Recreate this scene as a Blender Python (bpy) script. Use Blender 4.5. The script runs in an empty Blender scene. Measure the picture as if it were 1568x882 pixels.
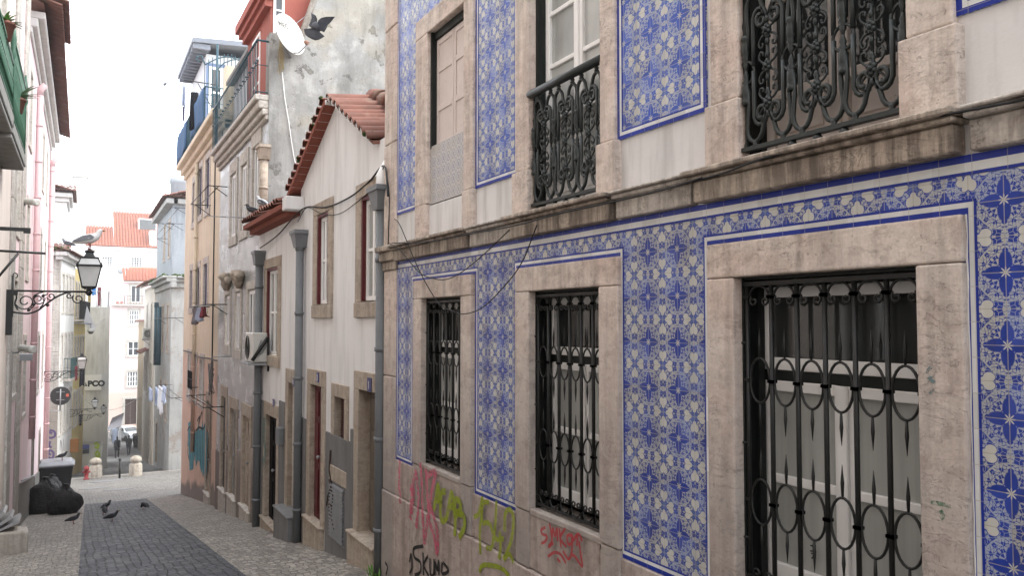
import bpy, bmesh, math, random
from mathutils import Vector, noise as mnoise
random.seed(7)
R = math.radians
S = bpy.context.scene
C = S.collection

# ------------------------------------------------------------------ camera
FPX, YAW, PIT = 1230.0, R(28.18), R(2.42)
CF = Vector((math.sin(YAW)*math.cos(PIT), math.cos(YAW)*math.cos(PIT), math.sin(PIT)))
CR = Vector((math.cos(YAW), -math.sin(YAW), 0))
CU = CR.cross(CF)
cam = bpy.data.cameras.new('camera'); co = bpy.data.objects.new('camera', cam); C.objects.link(co)
cam.sensor_width = 36.0; cam.lens = 36.0*FPX/1568.0
cam.clip_start = 0.05; cam.clip_end = 2000
co.rotation_euler = (math.pi/2+PIT, 0, -YAW); co.location = (0, 0, 0)
S.camera = co
S.view_settings.view_transform = 'Standard'; S.view_settings.look = 'None'; S.view_settings.exposure = 0
S.cycles.use_denoising = True
S.cycles.max_bounces = 6; S.cycles.diffuse_bounces = 4; S.cycles.glossy_bounces = 3
S.cycles.transparent_max_bounces = 8; S.cycles.caustics_reflective = False; S.cycles.caustics_refractive = False

def ray(x, y):                     # direction in which a point of the survey photo lies
    return CF + CR*((x-784)/FPX) - CU*((y-441)/FPX)

# ground profile along the street (street runs down +Y)
PR = [(-30, 2.76), (-5, -.89), (32, -6.3), (44, -7.55), (52, -8.6), (60, -9.55), (86, -12.6), (100, -12.8), (400, -13.5)]
def gz(Y):
    for (a, b), (c, d) in zip(PR, PR[1:]):
        if Y <= c: return b+(d-b)*(Y-a)/(c-a)
    return PR[-1][1]

class Pl:
    """vertical plane: a runs along t, z up, d outwards (towards the viewer's side)"""
    def __init__(s, O, t, n):
        s.O = Vector((O[0], O[1], 0)); s.t = Vector((t[0], t[1], 0)).normalized(); s.n = Vector((n[0], n[1], 0)).normalized()
    def p(s, a, z, d=0):
        v = s.O+s.t*a+s.n*d; return (v.x, v.y, z)
    def at(s, x, y, d=0):
        r = ray(x, y); O = s.O+s.n*d
        k = O.dot(s.n)/r.dot(s.n); v = r*k
        return ((v-O).dot(s.t), v.z)
    def a(s, x, d=0): return s.at(x, 493, d)[0]

# ------------------------------------------------------------------ mesh builder
class MB:
    def __init__(s): s.v = []; s.f = []; s.m = []; s.sm = []
    def face(s, pts, mi=0, sm=False):
        i = len(s.v); s.v += [tuple(p) for p in pts]; s.f.append(tuple(range(i, i+len(pts)))); s.m.append(mi); s.sm.append(sm)
    def hexa(s, P, mi=0):
        i = len(s.v); s.v += [tuple(p) for p in P]
        for q in ((0,1,2,3),(7,6,5,4),(0,4,5,1),(1,5,6,2),(2,6,7,3),(3,7,4,0)):
            s.f.append(tuple(i+k for k in q)); s.m.append(mi); s.sm.append(False)
    def box(s, x0, x1, y0, y1, z0, z1, mi=0):
        s.hexa([(x0,y0,z0),(x1,y0,z0),(x1,y1,z0),(x0,y1,z0),(x0,y0,z1),(x1,y0,z1),(x1,y1,z1),(x0,y1,z1)], mi)
    def pb(s, pl, a0, a1, z0, z1, d0, d1, mi=0):          # box on a plane
        p = pl.p
        s.hexa([p(a0,z0,d0),p(a1,z0,d0),p(a1,z0,d1),p(a0,z0,d1),p(a0,z1,d0),p(a1,z1,d0),p(a1,z1,d1),p(a0,z1,d1)], mi)
    def pq(s, pl, a0, a1, z0, z1, d, mi=0):
        p = pl.p; s.face([p(a0,z0,d),p(a1,z0,d),p(a1,z1,d),p(a0,z1,d)], mi)
    def prism(s, pts, vec, mi=0):                          # polygon extruded by vec
        n = len(pts); q = [tuple(Vector(p)+Vector(vec)) for p in pts]
        i = len(s.v); s.v += [tuple(p) for p in pts]+q
        s.f.append(tuple(range(i, i+n))); s.f.append(tuple(range(i+2*n-1, i+n-1, -1))); s.m += [mi, mi]; s.sm += [False, False]
        for k in range(n):
            s.f.append((i+k, i+(k+1) % n, i+n+(k+1) % n, i+n+k)); s.m.append(mi); s.sm.append(False)
    def tube(s, path, r, n=6, mi=0, closed=False, caps=True):
        P = [Vector(p) for p in path]; m = len(P)
        rr = r if isinstance(r, (list, tuple)) else [r]*m
        base = len(s.v); up = None
        for k in range(m):
            if closed: t = P[(k+1) % m]-P[k-1]
            else: t = P[min(k+1, m-1)]-P[max(k-1, 0)]
            if t.length < 1e-9: t = Vector((0, 0, 1))
            t.normalize()
            if up is None: up = Vector((0, 0, 1)) if abs(t.z) < .9 else Vector((1, 0, 0))
            a = up - t*up.dot(t)
            if a.length < 1e-6: a = t.orthogonal()
            a.normalize(); up = a; b = t.cross(a)
            for j in range(n):
                an = 2*math.pi*j/n
                s.v.append(tuple(P[k]+a*(math.cos(an)*rr[k])+b*(math.sin(an)*rr[k])))
        for k in range(m if closed else m-1):
            for j in range(n):
                A = base+k*n; B = base+((k+1) % m)*n
                s.f.append((A+j, A+(j+1) % n, B+(j+1) % n, B+j)); s.m.append(mi); s.sm.append(n > 4)
        if caps and not closed:
            s.f.append(tuple(base+j for j in range(n))[::-1]); s.f.append(tuple(base+(m-1)*n+j for j in range(n))); s.m += [mi, mi]; s.sm += [False, False]
    def lathe(s, prof, c, axis=(0,0,1), n=12, mi=0, sm=True, rot=0):   # prof: (r, h)
        ax = Vector(axis).normalized(); a = ax.orthogonal().normalized() if abs(ax.z) < .99 else Vector((1,0,0)); b = ax.cross(a); c = Vector(c)
        base = len(s.v)
        for r, h in prof:
            for j in range(n):
                an = 2*math.pi*j/n+rot
                s.v.append(tuple(c+ax*h+a*(math.cos(an)*r)+b*(math.sin(an)*r)))
        for k in range(len(prof)-1):
            for j in range(n):
                A = base+k*n; B = A+n
                s.f.append((A+j, A+(j+1) % n, B+(j+1) % n, B+j)); s.m.append(mi); s.sm.append(sm)
        s.f.append(tuple(base+j for j in range(n))[::-1]); s.f.append(tuple(base+(len(prof)-1)*n+j for j in range(n))); s.m += [mi, mi]; s.sm += [False, False]
    def ball(s, c, r, n=8, mi=0, sc=(1,1,1), rough=0, seed=0):
        base = len(s.v); c = Vector(c); rows = max(4, n//2+1)
        for i in range(rows+1):
            th = math.pi*i/rows
            for j in range(n):
                ph = 2*math.pi*j/n
                v = Vector((math.sin(th)*math.cos(ph), math.sin(th)*math.sin(ph), math.cos(th)))
                k = 1+rough*mnoise.noise(v*2.1+Vector((seed, seed*.7, 0)))
                s.v.append(tuple(c+Vector((v.x*r*sc[0]*k, v.y*r*sc[1]*k, v.z*r*sc[2]*k))))
        for i in range(rows):
            for j in range(n):
                A = base+i*n; B = A+n
                s.f.append((A+j, B+j, B+(j+1) % n, A+(j+1) % n)); s.m.append(mi); s.sm.append(True)
    def wall(s, pl, a0, a1, z0, z1, holes=(), depth=.2, d=0, mi=0, rmi=None):
        holes = [(h[0]-.012, h[1]+.012, h[2]-.012, h[3]+.012) for h in holes]      # trim overlaps the raw edge of the opening
        A = sorted({a0, a1, *[h[0] for h in holes], *[h[1] for h in holes]}); Z = sorted({z0, z1, *[h[2] for h in holes], *[h[3] for h in holes]})
        A = [x for x in A if a0-1e-6 <= x <= a1+1e-6]; Z = [x for x in Z if z0-1e-6 <= x <= z1+1e-6]
        for i in range(len(A)-1):
            for k in range(len(Z)-1):
                ca, cz = (A[i]+A[i+1])/2, (Z[k]+Z[k+1])/2
                if any(h[0] < ca < h[1] and h[2] < cz < h[3] for h in holes): continue
                s.pq(pl, A[i], A[i+1], Z[k], Z[k+1], d, mi)
        rm = mi if rmi is None else rmi
        for h in holes:
            b0, b1, c0, c1 = h[:4]; p = pl.p
            for (q, w) in (((b0,c0),(b1,c0)),((b1,c0),(b1,c1)),((b1,c1),(b0,c1)),((b0,c1),(b0,c0))):
                s.face([p(*q,d),p(*w,d),p(*w,d-depth),p(*q,d-depth)], rm)
    def build(s, name, mats, parent=None, bevel=0, rel=True, seg=1, recalc=True, col=None):
        me = bpy.data.meshes.new(name)
        v = s.v
        if parent is not None and rel:
            L = wloc(parent); v = [(a-L.x, b-L.y, c-L.z) for a, b, c in v]
        me.from_pydata(v, [], s.f)
        if not isinstance(mats, (list, tuple)): mats = [mats]
        for m in mats: me.materials.append(m)
        me.polygons.foreach_set('material_index', s.m); me.polygons.foreach_set('use_smooth', s.sm)
        if recalc:
            bm = bmesh.new(); bm.from_mesh(me)
            if bevel: bmesh.ops.remove_doubles(bm, verts=bm.verts, dist=1e-5)
            bmesh.ops.recalc_face_normals(bm, faces=bm.faces); bm.to_mesh(me); bm.free()
        me.update()
        o = bpy.data.objects.new(name, me); C.objects.link(o)
        if parent is not None: o.parent = parent
        if bevel:
            b = o.modifiers.new('bevel', 'BEVEL'); b.width = bevel; b.segments = seg; b.limit_method = 'ANGLE'; b.angle_limit = R(40)
        return o

def wloc(o):
    L = Vector((0, 0, 0))
    while o is not None: L = L+Vector(o.location); o = o.parent
    return L
def tag(o, label=None, cat=None, group=None, kind=None):
    if label: o['label'] = label
    if cat: o['category'] = cat
    if group: o['group'] = group
    if kind: o['kind'] = kind
    return o
def thing(name, label, cat, loc=(0,0,0), rz=0, group=None):
    o = bpy.data.objects.new(name, None); C.objects.link(o); o.location = loc; o.rotation_euler = (0, 0, rz)
    o.empty_display_size = .1
    return tag(o, label, cat, group)
def copy_tree(o, loc=None, label=None, rz=None, parent=None, kids=None):
    c = o.copy(); C.objects.link(c)
    if parent is not None: c.parent = parent
    if loc is not None: c.location = loc
    if rz is not None: c.rotation_euler = (0, 0, rz)
    if label: c['label'] = label
    for ch in list(o.children): copy_tree(ch, parent=c)
    return c
def struct(name, mb, m, **k):
    return tag(mb.build(name, m, **k), kind='structure')

def arc(pl, ca, cz, ra, rz_, t0, t1, n=12, d=0):
    return [pl.p(ca+ra*math.cos(R(t0+(t1-t0)*i/n)), cz+rz_*math.sin(R(t0+(t1-t0)*i/n)), d) for i in range(n+1)]
def spiral(ca, cz, r0, r1, t0, turns, n=20):
    return [(ca+(r0+(r1-r0)*i/n)*math.cos(t0+turns*2*math.pi*i/n), cz+(r0+(r1-r0)*i/n)*math.sin(t0+turns*2*math.pi*i/n)) for i in range(n+1)]
def cat(pts, k=6):                     # Catmull-Rom through the points
    P = [Vector(p) for p in pts]; P = [P[0]*2-P[1]]+P+[P[-1]*2-P[-2]]; out = []
    for i in range(1, len(P)-2):
        for j in range(k):
            t = j/k; a, b, c, d = P[i-1:i+3]
            out.append(.5*((2*b)+(c-a)*t+(2*a-5*b+4*c-d)*t*t+(3*b-a-3*c+d)*t**3))
    out.append(P[-2]); return out

# ------------------------------------------------------------------ materials
class T:
    """thin wrapper that writes shader math as expressions"""
    def __init__(s, name):
        s.mat = bpy.data.materials.new(name); s.mat.use_nodes = True; s.t = s.mat.node_tree
        for n in list(s.t.nodes): s.t.nodes.remove(n)
        s.out = s.t.nodes.new('ShaderNodeOutputMaterial'); s.b = s.t.nodes.new('ShaderNodeBsdfPrincipled')
        s.t.links.new(s.b.outputs[0], s.out.inputs[0]); s._pos = None
    def put(s, sock, v):
        if isinstance(v, X): s.t.links.new(v.s, sock)
        elif isinstance(v, bpy.types.NodeSocket): s.t.links.new(v, sock)
        elif isinstance(v, (tuple, list)) and len(v) == 3 and sock.type == 'RGBA': sock.default_value = (*v, 1)
        else: sock.default_value = v
    def m(s, op, a, b=None, c=None, clamp=False):
        n = s.t.nodes.new('ShaderNodeMath'); n.operation = op; n.use_clamp = clamp
        for i, v in enumerate((a, b, c)):
            if v is not None: s.put(n.inputs[i], v)
        return X(s, n.outputs[0])
    def pos(s):
        if s._pos is None: s._pos = s.t.nodes.new('ShaderNodeNewGeometry').outputs['Position']
        return s._pos
    def obj(s): return s.t.nodes.new('ShaderNodeTexCoord').outputs['Object']
    def xyz(s, v=None):
        n = s.t.nodes.new('ShaderNodeSeparateXYZ'); s.t.links.new(v or s.pos(), n.inputs[0]); return [X(s, o) for o in n.outputs]
    def vec(s, x, y, z=0):
        n = s.t.nodes.new('ShaderNodeCombineXYZ')
        for i, v in enumerate((x, y, z)): s.put(n.inputs[i], v)
        return n.outputs[0]
    def scale(s, v, sc):
        n = s.t.nodes.new('ShaderNodeMapping'); n.inputs['Scale'].default_value = sc; s.t.links.new(v, n.inputs[0]); return n.outputs[0]
    def noise(s, sc=5, det=4, rough=.55, v=None, st=None, dist=0):
        n = s.t.nodes.new('ShaderNodeTexNoise'); v = v or s.pos()
        if st: v = s.scale(v, st)
        s.t.links.new(v, n.inputs['Vector']); n.inputs['Scale'].default_value = sc; n.inputs['Detail'].default_value = det
        n.inputs['Roughness'].default_value = rough; n.inputs['Distortion'].default_value = dist
        return X(s, n.outputs[0])
    def vor(s, sc=5, v=None, feat='F1', out=0, rnd=1, dim='3D'):
        n = s.t.nodes.new('ShaderNodeTexVoronoi'); n.feature = feat; n.voronoi_dimensions = dim
        s.t.links.new(v or s.pos(), n.inputs['Vector']); n.inputs['Scale'].default_value = sc; n.inputs['Randomness'].default_value = rnd
        return X(s, n.outputs[out])
    def white(s, v):
        n = s.t.nodes.new('ShaderNodeTexWhiteNoise'); n.noise_dimensions = '3D'; s.t.links.new(v, n.inputs['Vector']); return X(s, n.outputs[0])
    def ramp(s, f, stops, interp='LINEAR'):
        n = s.t.nodes.new('ShaderNodeValToRGB'); s.put(n.inputs[0], f); e = n.color_ramp.elements; n.color_ramp.interpolation = interp
        while len(e) < len(stops): e.new(.5)
        for el, (p, c) in zip(e, stops): el.position = p; el.color = (*c, 1) if not isinstance(c, (int, float)) else (c, c, c, 1)
        return X(s, n.outputs[0])
    def mix(s, f, a, b, mode='MIX'):
        n = s.t.nodes.new('ShaderNodeMix'); n.data_type = 'RGBA'; n.blend_type = mode; n.clamp_factor = True
        s.put(n.inputs[0], f); s.put(n.inputs[6], a); s.put(n.inputs[7], b); return X(s, n.outputs[2])
    def step(s, v, e, w=.01): return s.m('SMOOTHSTEP', e-w, e+w, v) if False else s.mr(v, e-w, e+w)
    def mr(s, v, a, b, c=0, d=1):
        n = s.t.nodes.new('ShaderNodeMapRange'); s.put(n.inputs[0], v)
        for i, q in enumerate((a, b, c, d)): s.put(n.inputs[i+1], q)
        return X(s, n.outputs[0])
    def bump(s, h, st=.3, dist=.01):
        n = s.t.nodes.new('ShaderNodeBump'); n.inputs['Strength'].default_value = st; n.inputs['Distance'].default_value = dist
        s.put(n.inputs['Height'], h); s.t.links.new(n.outputs[0], s.b.inputs['Normal'])
    def done(s, col, rough=.8, spec=.3, metal=0):
        s.put(s.b.inputs['Base Color'], col); s.put(s.b.inputs['Roughness'], rough); s.put(s.b.inputs['Specular IOR Level'], spec); s.put(s.b.inputs['Metallic'], metal)
        return s.mat
class X:
    def __init__(s, t, sock): s.t = t; s.s = sock
    def __add__(s, o): return s.t.m('ADD', s, o)
    __radd__ = __add__
    def __sub__(s, o): return s.t.m('SUBTRACT', s, o)
    def __rsub__(s, o): return s.t.m('SUBTRACT', o, s)
    def __mul__(s, o): return s.t.m('MULTIPLY', s, o)
    __rmul__ = __mul__
    def __truediv__(s, o): return s.t.m('DIVIDE', s, o)
    def abs(s): return s.t.m('ABSOLUTE', s)
    def mod(s, k): return s.t.m('FLOORED_MODULO', s, k)
    def floor(s): return s.t.m('FLOOR', s)
    def max(s, o): return s.t.m('MAXIMUM', s, o)
    def min(s, o): return s.t.m('MINIMUM', s, o)
    def sqrt(s): return s.t.m('SQRT', s)
    def lt(s, k, w=.012): return s.t.mr(s, k-w, k+w, 1, 0)
    def gt(s, k, w=.012): return s.t.mr(s, k-w, k+w, 0, 1)

def plaster(name, col, dirt=(.2,.19,.17), amt=.35, streak=.3, blot=1.2, bump=.25, patch=None, low=None, rough=.9):
    """painted render: blotches, run-off streaks, hairline relief, optional bare patches and grimy foot"""
    t = T(name); n1 = t.noise(blot, 5, .6); n2 = t.noise(9, 4, .6); st = t.noise(3.2, 4, .6, st=(1.6, 1.6, .22))
    c = t.mix(n1.gt(.55, .22)*amt, col, tuple(x*.62 for x in col))
    c = t.mix(st.gt(.58, .12)*streak, c, dirt)
    c = t.mix(n2.gt(.62, .1)*amt*.4, c, tuple(min(1, x*1.2) for x in col))
    if patch:
        c = t.mix((t.noise(1.1, 6, .65)*.75+n2*.25).gt(.57, .03)*patch[1], c, patch[0])
    if low:                                             # (z at which grime starts, z of full grime, colour)
        z = t.xyz()[2]
        c = t.mix(t.mr(z+n1*.6, low[0], low[1])*.8, c, low[2])
    t.bump(n2*.6+t.noise(60, 3, .6)*.3+n1, bump, .012)
    return t.done(c, rough, .2)
def paint(name, col, rough=.5, var=.2, spec=.4, metal=0, chips=None):
    t = T(name); n = t.noise(7, 4, .6); f = t.noise(45, 3, .6)
    c = t.mix(n.gt(.5, .25)*var, col, tuple(x*.55 for x in col))
    if chips: c = t.mix(t.noise(16, 5, .7).gt(.66, .02)*chips[1], c, chips[0])
    t.bump(f, .12, .003)
    return t.done(c, t.mr(n, .3, .7, rough*.85, min(1, rough*1.2)), spec, metal)
def stone(name, col, pink=(.5,.36,.3), vein=(.16,.125,.105), grime=.35, low=None, bump=.55, drip=0):
    t = T(name); big = t.noise(1.7, 5, .65, dist=.6); med = t.noise(9, 6, .7); fine = t.noise(75, 3, .65); lay = t.noise(4, 6, .7, st=(1, 1, 3.2), dist=.9)
    c = t.mix(big.gt(.5, .10)*.75, col, pink)
    c = t.mix(lay.gt(.56, .10)*.5, c, tuple(min(1, x*1.28) for x in col))
    c = t.mix(med.lt(.43, .07)*.5, c, tuple(x*.60 for x in pink))
    ve = t.m('ABSOLUTE', t.noise(3.0, 7, .68, st=(1, 1, 2.6), dist=1.5)-.5)       # broken cracks along the bedding
    cr = ve.lt(.007, .006)*t.mr(t.noise(2.6, 2, .5), .42, .55)
    c = t.mix(cr*.5, c, vein)
    pits = t.noise(42, 3, .6).gt(.665, .03)
    c = t.mix(pits*.3, c, vein)
    c = t.mix(fine.gt(.55, .15)*.18, c, vein)
    st = t.noise(4.2, 5, .65, st=(2.2, 2.2, .2))
    c = t.mix(st.gt(.55, .10)*grime, c, (.13, .11, .095))
    if drip:
        dr = t.noise(15, 4, .7, st=(1, 1, .10)); c = t.mix(dr.gt(.50, .08)*drip*big.gt(.40, .12), c, (.045, .038, .033))
    if low:
        z = t.xyz()[2]; c = t.mix(t.mr(z+big*.5, low[0], low[1])*.75, c, low[2])
    t.bump(med*.7+fine*.3+lay*.4-cr*.6-pits*.5, bump, .014)
    return t.done(c, .8, .2)

def azulejo(name, hue=(.004,.026,.23), Tm=.14, fade=.14, off=(3.47, .0), pale=(.56,.56,.51)):
    """blue and white tile carpet: cream hearts and blue stars on alternate tile corners, leafy scrolls between"""
    t = T(name); x, y, z = t.xyz(); hx = y-off[0]; hz = z-off[1]
    u = ((hx/Tm+1).mod(2)-1).abs(); v = ((hz/Tm+1).mod(2)-1).abs()
    p = u.max(v); q = u.min(v)
    def ell(a, cx, cy, rx, ry):
        A, B = a; dx = (A-cx)/rx; dy = (B-cy)/ry; return (dx*dx+dy*dy).sqrt()
    P = (p, q)
    heart = ell(P, .47, .115, .165, .135).min(ell(P, .36, .02, .19, .10))
    r0 = (p*p+q*q).sqrt(); th = t.m('ARCTAN2', q, p); s8 = t.m('COSINE', th*8)
    star0 = r0-(.15+s8*.05)
    a1 = 1-p; b1 = 1-q; r1 = (a1*a1+b1*b1).sqrt(); th1 = t.m('ARCTAN2', a1, b1); star1 = r1-(.10+t.m('COSINE', th1*8)*.065)
    petal = ell((p, q), 1.0, .70, .19, .30)
    uv = t.vec(p, q, 0)
    wb = t.noise(3.0, 2, .5, v=uv); uw = t.vec(p+wb*.10, q+wb*.10, 0)
    vd = t.vor(9.5, uw, 'DISTANCE_TO_EDGE', dim='2D'); cell = t.vor(9.5, uw, 'F1', out=1, dim='2D')
    leaf = vd.gt(.085, .03)*t.mr(cell, .32, .40)
    vd2 = t.vor(5.2, uw, 'DISTANCE_TO_EDGE', dim='2D'); vein_ = vd2.lt(.035, .02)
    ring = ((r1-.80).abs()).lt(.022, .015)
    leaf = leaf.max(vein_*.9).max(ring)
    free = petal.gt(1, .08)*heart.gt(1.12, .08)*star0.gt(.05, .02)
    tid = t.vec((hx/Tm).floor(), (hz/Tm).floor(), 0); rnd = t.white(tid)
    tone = t.noise(1.3, 3, .6)
    blue = t.mix(t.mr(rnd, .25, 1.0)*.5, hue, tuple(min(1, c*1.9+.02) for c in hue))
    wash = t.noise(26, 3, .6)
    blue = t.mix(wash.gt(.5, .2)*.22, blue, tuple(c*2.4+.03 for c in hue))
    lt = t.mix(rnd*.6, tuple(c*.80 for c in pale), (.25, .34, .60))
    c = t.mix(leaf*free, blue, lt)
    c = t.mix(star0.lt(.02, .02), c, t.mix(.5, blue, (.16,.24,.48)))
    c = t.mix(heart.lt(1, .05), c, pale)
    c = t.mix(star1.lt(0, .02), c, pale)
    c = t.mix((tone.gt(.45, .25)*.6+rnd.gt(.86, .05)*.8)*fade, c, (.33, .37, .50))
    gx = ((hx/Tm).mod(1)-.5).abs(); gz_ = ((hz/Tm).mod(1)-.5).abs(); g = gx.max(gz_).gt(.488, .006)
    c = t.mix(g*.75, c, (.40, .38, .33))
    chip = (t.noise(5.5, 6, .7)).gt(.735, .012)
    c = t.mix(chip, c, (.33, .29, .23))
    dirt = t.noise(3.5, 4, .6, st=(2, 2, .25)); c = t.mix(dirt.gt(.58, .12)*.3, c, (.10, .09, .09))
    t.bump(g*-1.0+chip*-1.0+rnd*.3+t.noise(6, 3, .5)*.4, .35, .004)
    return t.done(c, t.mr(chip.max(g), 0, 1, .30, .8), .28)
def strip_mat(name, col, ax=(1, 2)):
    t = T(name); x, y, z = t.xyz()
    g = ((((y-3.47)/.14).mod(1)-.5).abs()).max(0)
    n = t.noise(5, 5, .6); rnd = t.white(t.vec((y/.14).floor(), (z/.14).floor(), 0))
    c = t.mix(rnd*.4+n.gt(.55, .2)*.3, col, tuple(min(1, c*1.8+.02) for c in col))
    gz_ = (((z/.14).mod(1)-.5).abs()).gt(.488, .005); gy = g.gt(.488, .005)
    c = t.mix(gz_.max(gy)*.5, c, (.36, .34, .3)); ch = t.noise(6, 6, .7).gt(.70, .012); c = t.mix(ch, c, (.36, .32, .25))
    t.bump(ch*-1+n*.2, .3, .003)
    return t.done(c, .32, .28)

m_tile = azulejo('blue_white_tile', off=(3.87, .015))
m_tile_r = azulejo('blue_white_tile_near', off=(1.95, .33), fade=.06)
m_tile_up = azulejo('upper_blue_white_tile', (.012,.052,.31), fade=.2, off=(3.83, .01))  # paler copy of the tile: sky reflection painted into hue and fade
m_sblue = strip_mat('border_blue_tile', (.005,.020,.21)); m_swhite = strip_mat('border_white_tile', (.50,.51,.50))
def parapet_tile():
    t = T('geometric_tile'); x, y, z = t.xyz(); a = ((y/.12).mod(1)-.5).abs(); b = ((z/.12).mod(1)-.5).abs()
    r = (a*a+b*b).sqrt(); k = ((r-.36).abs()).lt(.05, .02).max(((a-b).abs()).lt(.04, .02)).max((r-.12).abs().lt(.05, .02))
    n = t.noise(3, 4, .6)
    c = t.mix(k*.8, (.52,.50,.47), t.mix(n.gt(.5, .1), (.20,.22,.33), (.33,.30,.28)))
    g = a.max(b).gt(.485, .01); c = t.mix(g*.6, c, (.3,.27,.24)); c = t.mix(n.gt(.6, .1)*.3, c, (.25,.22,.2))
    return t.done(c, .35, .4)
m_ptile = parapet_tile()
m_white = plaster('white_render', (.78,.765,.76), amt=.18, streak=.22, blot=.9)
m_whitefac = plaster('parapet_render', (.71,.695,.685), amt=.28, streak=.42)
m_lioz = stone('pink_limestone', (.68,.60,.535), (.62,.49,.425), grime=.32, low=(.5, -1.6, (.25,.228,.215)))  # low: dimmer light towards the foot, painted into the stone colour
m_cornice = stone('grimy_limestone', (.54,.47,.39), (.42,.34,.28), grime=.5, drip=.55)
m_band = stone('pale_stained_band', (.60,.56,.51), (.52,.46,.40), grime=.35, drip=.35)
m_dado = stone('dado_limestone', (.47,.405,.365), (.40,.315,.28), grime=.4, low=(-2.2, -3.2, (.14,.12,.105)))
m_iron = paint('black_iron', (.012,.013,.013), .45, .3, .4)
m_greeniron = paint('dark_green_iron', (.015,.021,.020), .42, .3, .45)
m_darkwood = paint('dark_green_wood', (.010,.014,.013), .5, .3, .3)
m_wframe = paint('white_frame_paint', (.86,.855,.84), .45, .10, .4)
m_oldwhite = paint('flaking_white_paint', (.62,.55,.50), .6, .2, .3, chips=((.25,.2,.16), .9))
def glass(name, col=(.02,.022,.022), rough=.06, var=.5, spec=.8):
    t = T(name); n = t.noise(1.7, 3, .5); c = t.mix(n.gt(.5, .2)*var, col, tuple(min(1, x*2.5+.01) for x in col))
    w = t.noise(1.1, 1, .4); t.bump(w, .05, .02)
    return t.done(c, rough, spec)
def curtain():
    t = T('pale_curtained_glass'); f = t.noise(9, 3, .6, st=(1, 1, .03)); n = t.noise(1.4, 3, .5); c = t.mix(f.gt(.5, .12)*.6, (.44,.45,.43), (.30,.31,.295)); c = t.mix(n.gt(.55, .15)*.35, c, (.20,.21,.20))
    t.bump(t.noise(1.1, 1, .4), .05, .02); return t.done(c, .14, .5)
m_glass = glass('dark_window_glass'); m_glass_pale = curtain()
m_glass_far = glass('far_window_glass', (.045,.05,.055), .35, .4, .15)
m_glass_up = glass('pale_sky_glass', (.30,.31,.30), .08, .4, .8)
# ================================================================== blue-tiled building (right, near)
F = Pl((3.12, 0), (0, 1), (-1, 0))
tb = thing('tiled_house', 'old building clad in blue and white tiles, pink stone window surrounds and iron grilles', 'building', (3.12, 4, gz(4)))
LW = [(6.755, 7.735), (4.51, 5.475), (2.165, 3.235)]; LZ = (-1.445, .237)
LW2 = LW+[(-.2, .85)]
UB, UC, UA = (4.49, 5.48), (2.19, 3.18), (6.71, 7.60)
holes = [(a, b, *LZ) for a, b in LW2]+[(*UB, .87, 3.3), (*UC, .87, 3.3), (*UA, 1.2, 2.98), (-.2, .85, .87, 3.3)]
w = MB(); w.wall(F, -4, 8.93, -4, 4.9, holes, .22, 0)
# end walls and back, roof lid
for q in ([F.p(8.93,-4,0),F.p(8.93,-4,-7),F.p(8.93,4.9,-7),F.p(8.93,4.9,0)], [F.p(-4,-4,0),F.p(-4,-4,-7),F.p(-4,4.9,-7),F.p(-4,4.9,0)], [F.p(-4,4.9,0),F.p(8.93,4.9,0),F.p(8.93,4.9,-7),F.p(-4,4.9,-7)], [F.p(-4,-4,-7),F.p(8.93,-4,-7),F.p(8.93,4.9,-7),F.p(-4,4.9,-7)]): w.face(q)
w.build('wall', m_whitefac, tb, recalc=False)

# tiled fields with their striped borders
def field(a0, a1, z0, z1, m, top=True, bottom=True, left=True, right=True, bw=.058):
    f = MB(); f.pb(F, a0, a1, z0, z1, 0, .010); o = f.build('tile_field', m, tb)
    b = MB(); wd = [(0, .45, 0), (.45, .82, 1), (.82, 1, 0)]
    for s, e, mi in wd:
        s *= bw; e *= bw
        if top: b.pb(F, a0+(s if left else 0), a1-(s if right else 0), z1-e, z1-s, .0102, .0125+.0001*mi, mi)
        if bottom: b.pb(F, a0+(s if left else 0), a1-(s if right else 0), z0+s, z0+e, .0102, .0125+.0001*mi, mi)
        zt_ = z1 if z1 > 2 else TZ
        if left: b.pb(F, a0+s, a0+e, z0+(e if bottom else 0), zt_-(e if top else 0), .0102, .0126+.0001*mi, mi)
        if right: b.pb(F, a1-e, a1-s, z0+(e if bottom else 0), zt_-(e if top else 0), .0102, .0126+.0001*mi, mi)
    b.build('tile_border', [m_sblue, m_swhite], o)
    return o
TZ = .49          # top of the panels between the windows; the frieze band above runs the whole length
B0 = -1.52
for a0, a1 in ((8.02, 8.53), (5.70, 6.50), (3.44, 4.32), (.98, 1.975), (-4, -.33)):
    field(a0, a1, B0, TZ+.096, m_tile_r if a1 < 2 else m_tile, top=False, left=a0 > -3, right=a1 < 8.6)
for i, (a0, a1) in enumerate(((6.50, 8.02), (4.32, 5.70), (1.975, 3.44), (-.33, .98))):
    fr = MB(); fr.pb(F, a0, a1, .43, .60, 0, .010); fo = fr.build('tile_frieze', m_tile, tb); b = MB()
    for z0, z1, mi, e in ((.430, .456, 0, .026), (.456, .478, 1, .048), (.478, .490, 0, .058)): b.pb(F, a0-e, a1+e, z0, z1, .0102, .0133+.0001*mi, mi)
    b.build('tile_border', [m_sblue, m_swhite], fo)
b = MB()
for z0, z1, mi in ((.587, .600, 0), (.600, .637, 1), (.637, .668, 0)): b.pb(F, -4, 8.53, z0, z1, .0102 if z0 < .6 else 0, .0127+.0001*mi, mi)
b.build('tile_border', [m_sblue, m_swhite], tb)
for a0, a1 in ((5.70, 6.50), (3.46, 4.32)): field(a0, a1, 1.20, 4.9, m_tile_up, top=False)
field(8.0, 8.55, 1.20, 4.9, m_tile_up, top=False, left=False)
field(-.33, 1.98, 1.24, 4.9, m_tile_up, top=False, left=False)
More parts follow.
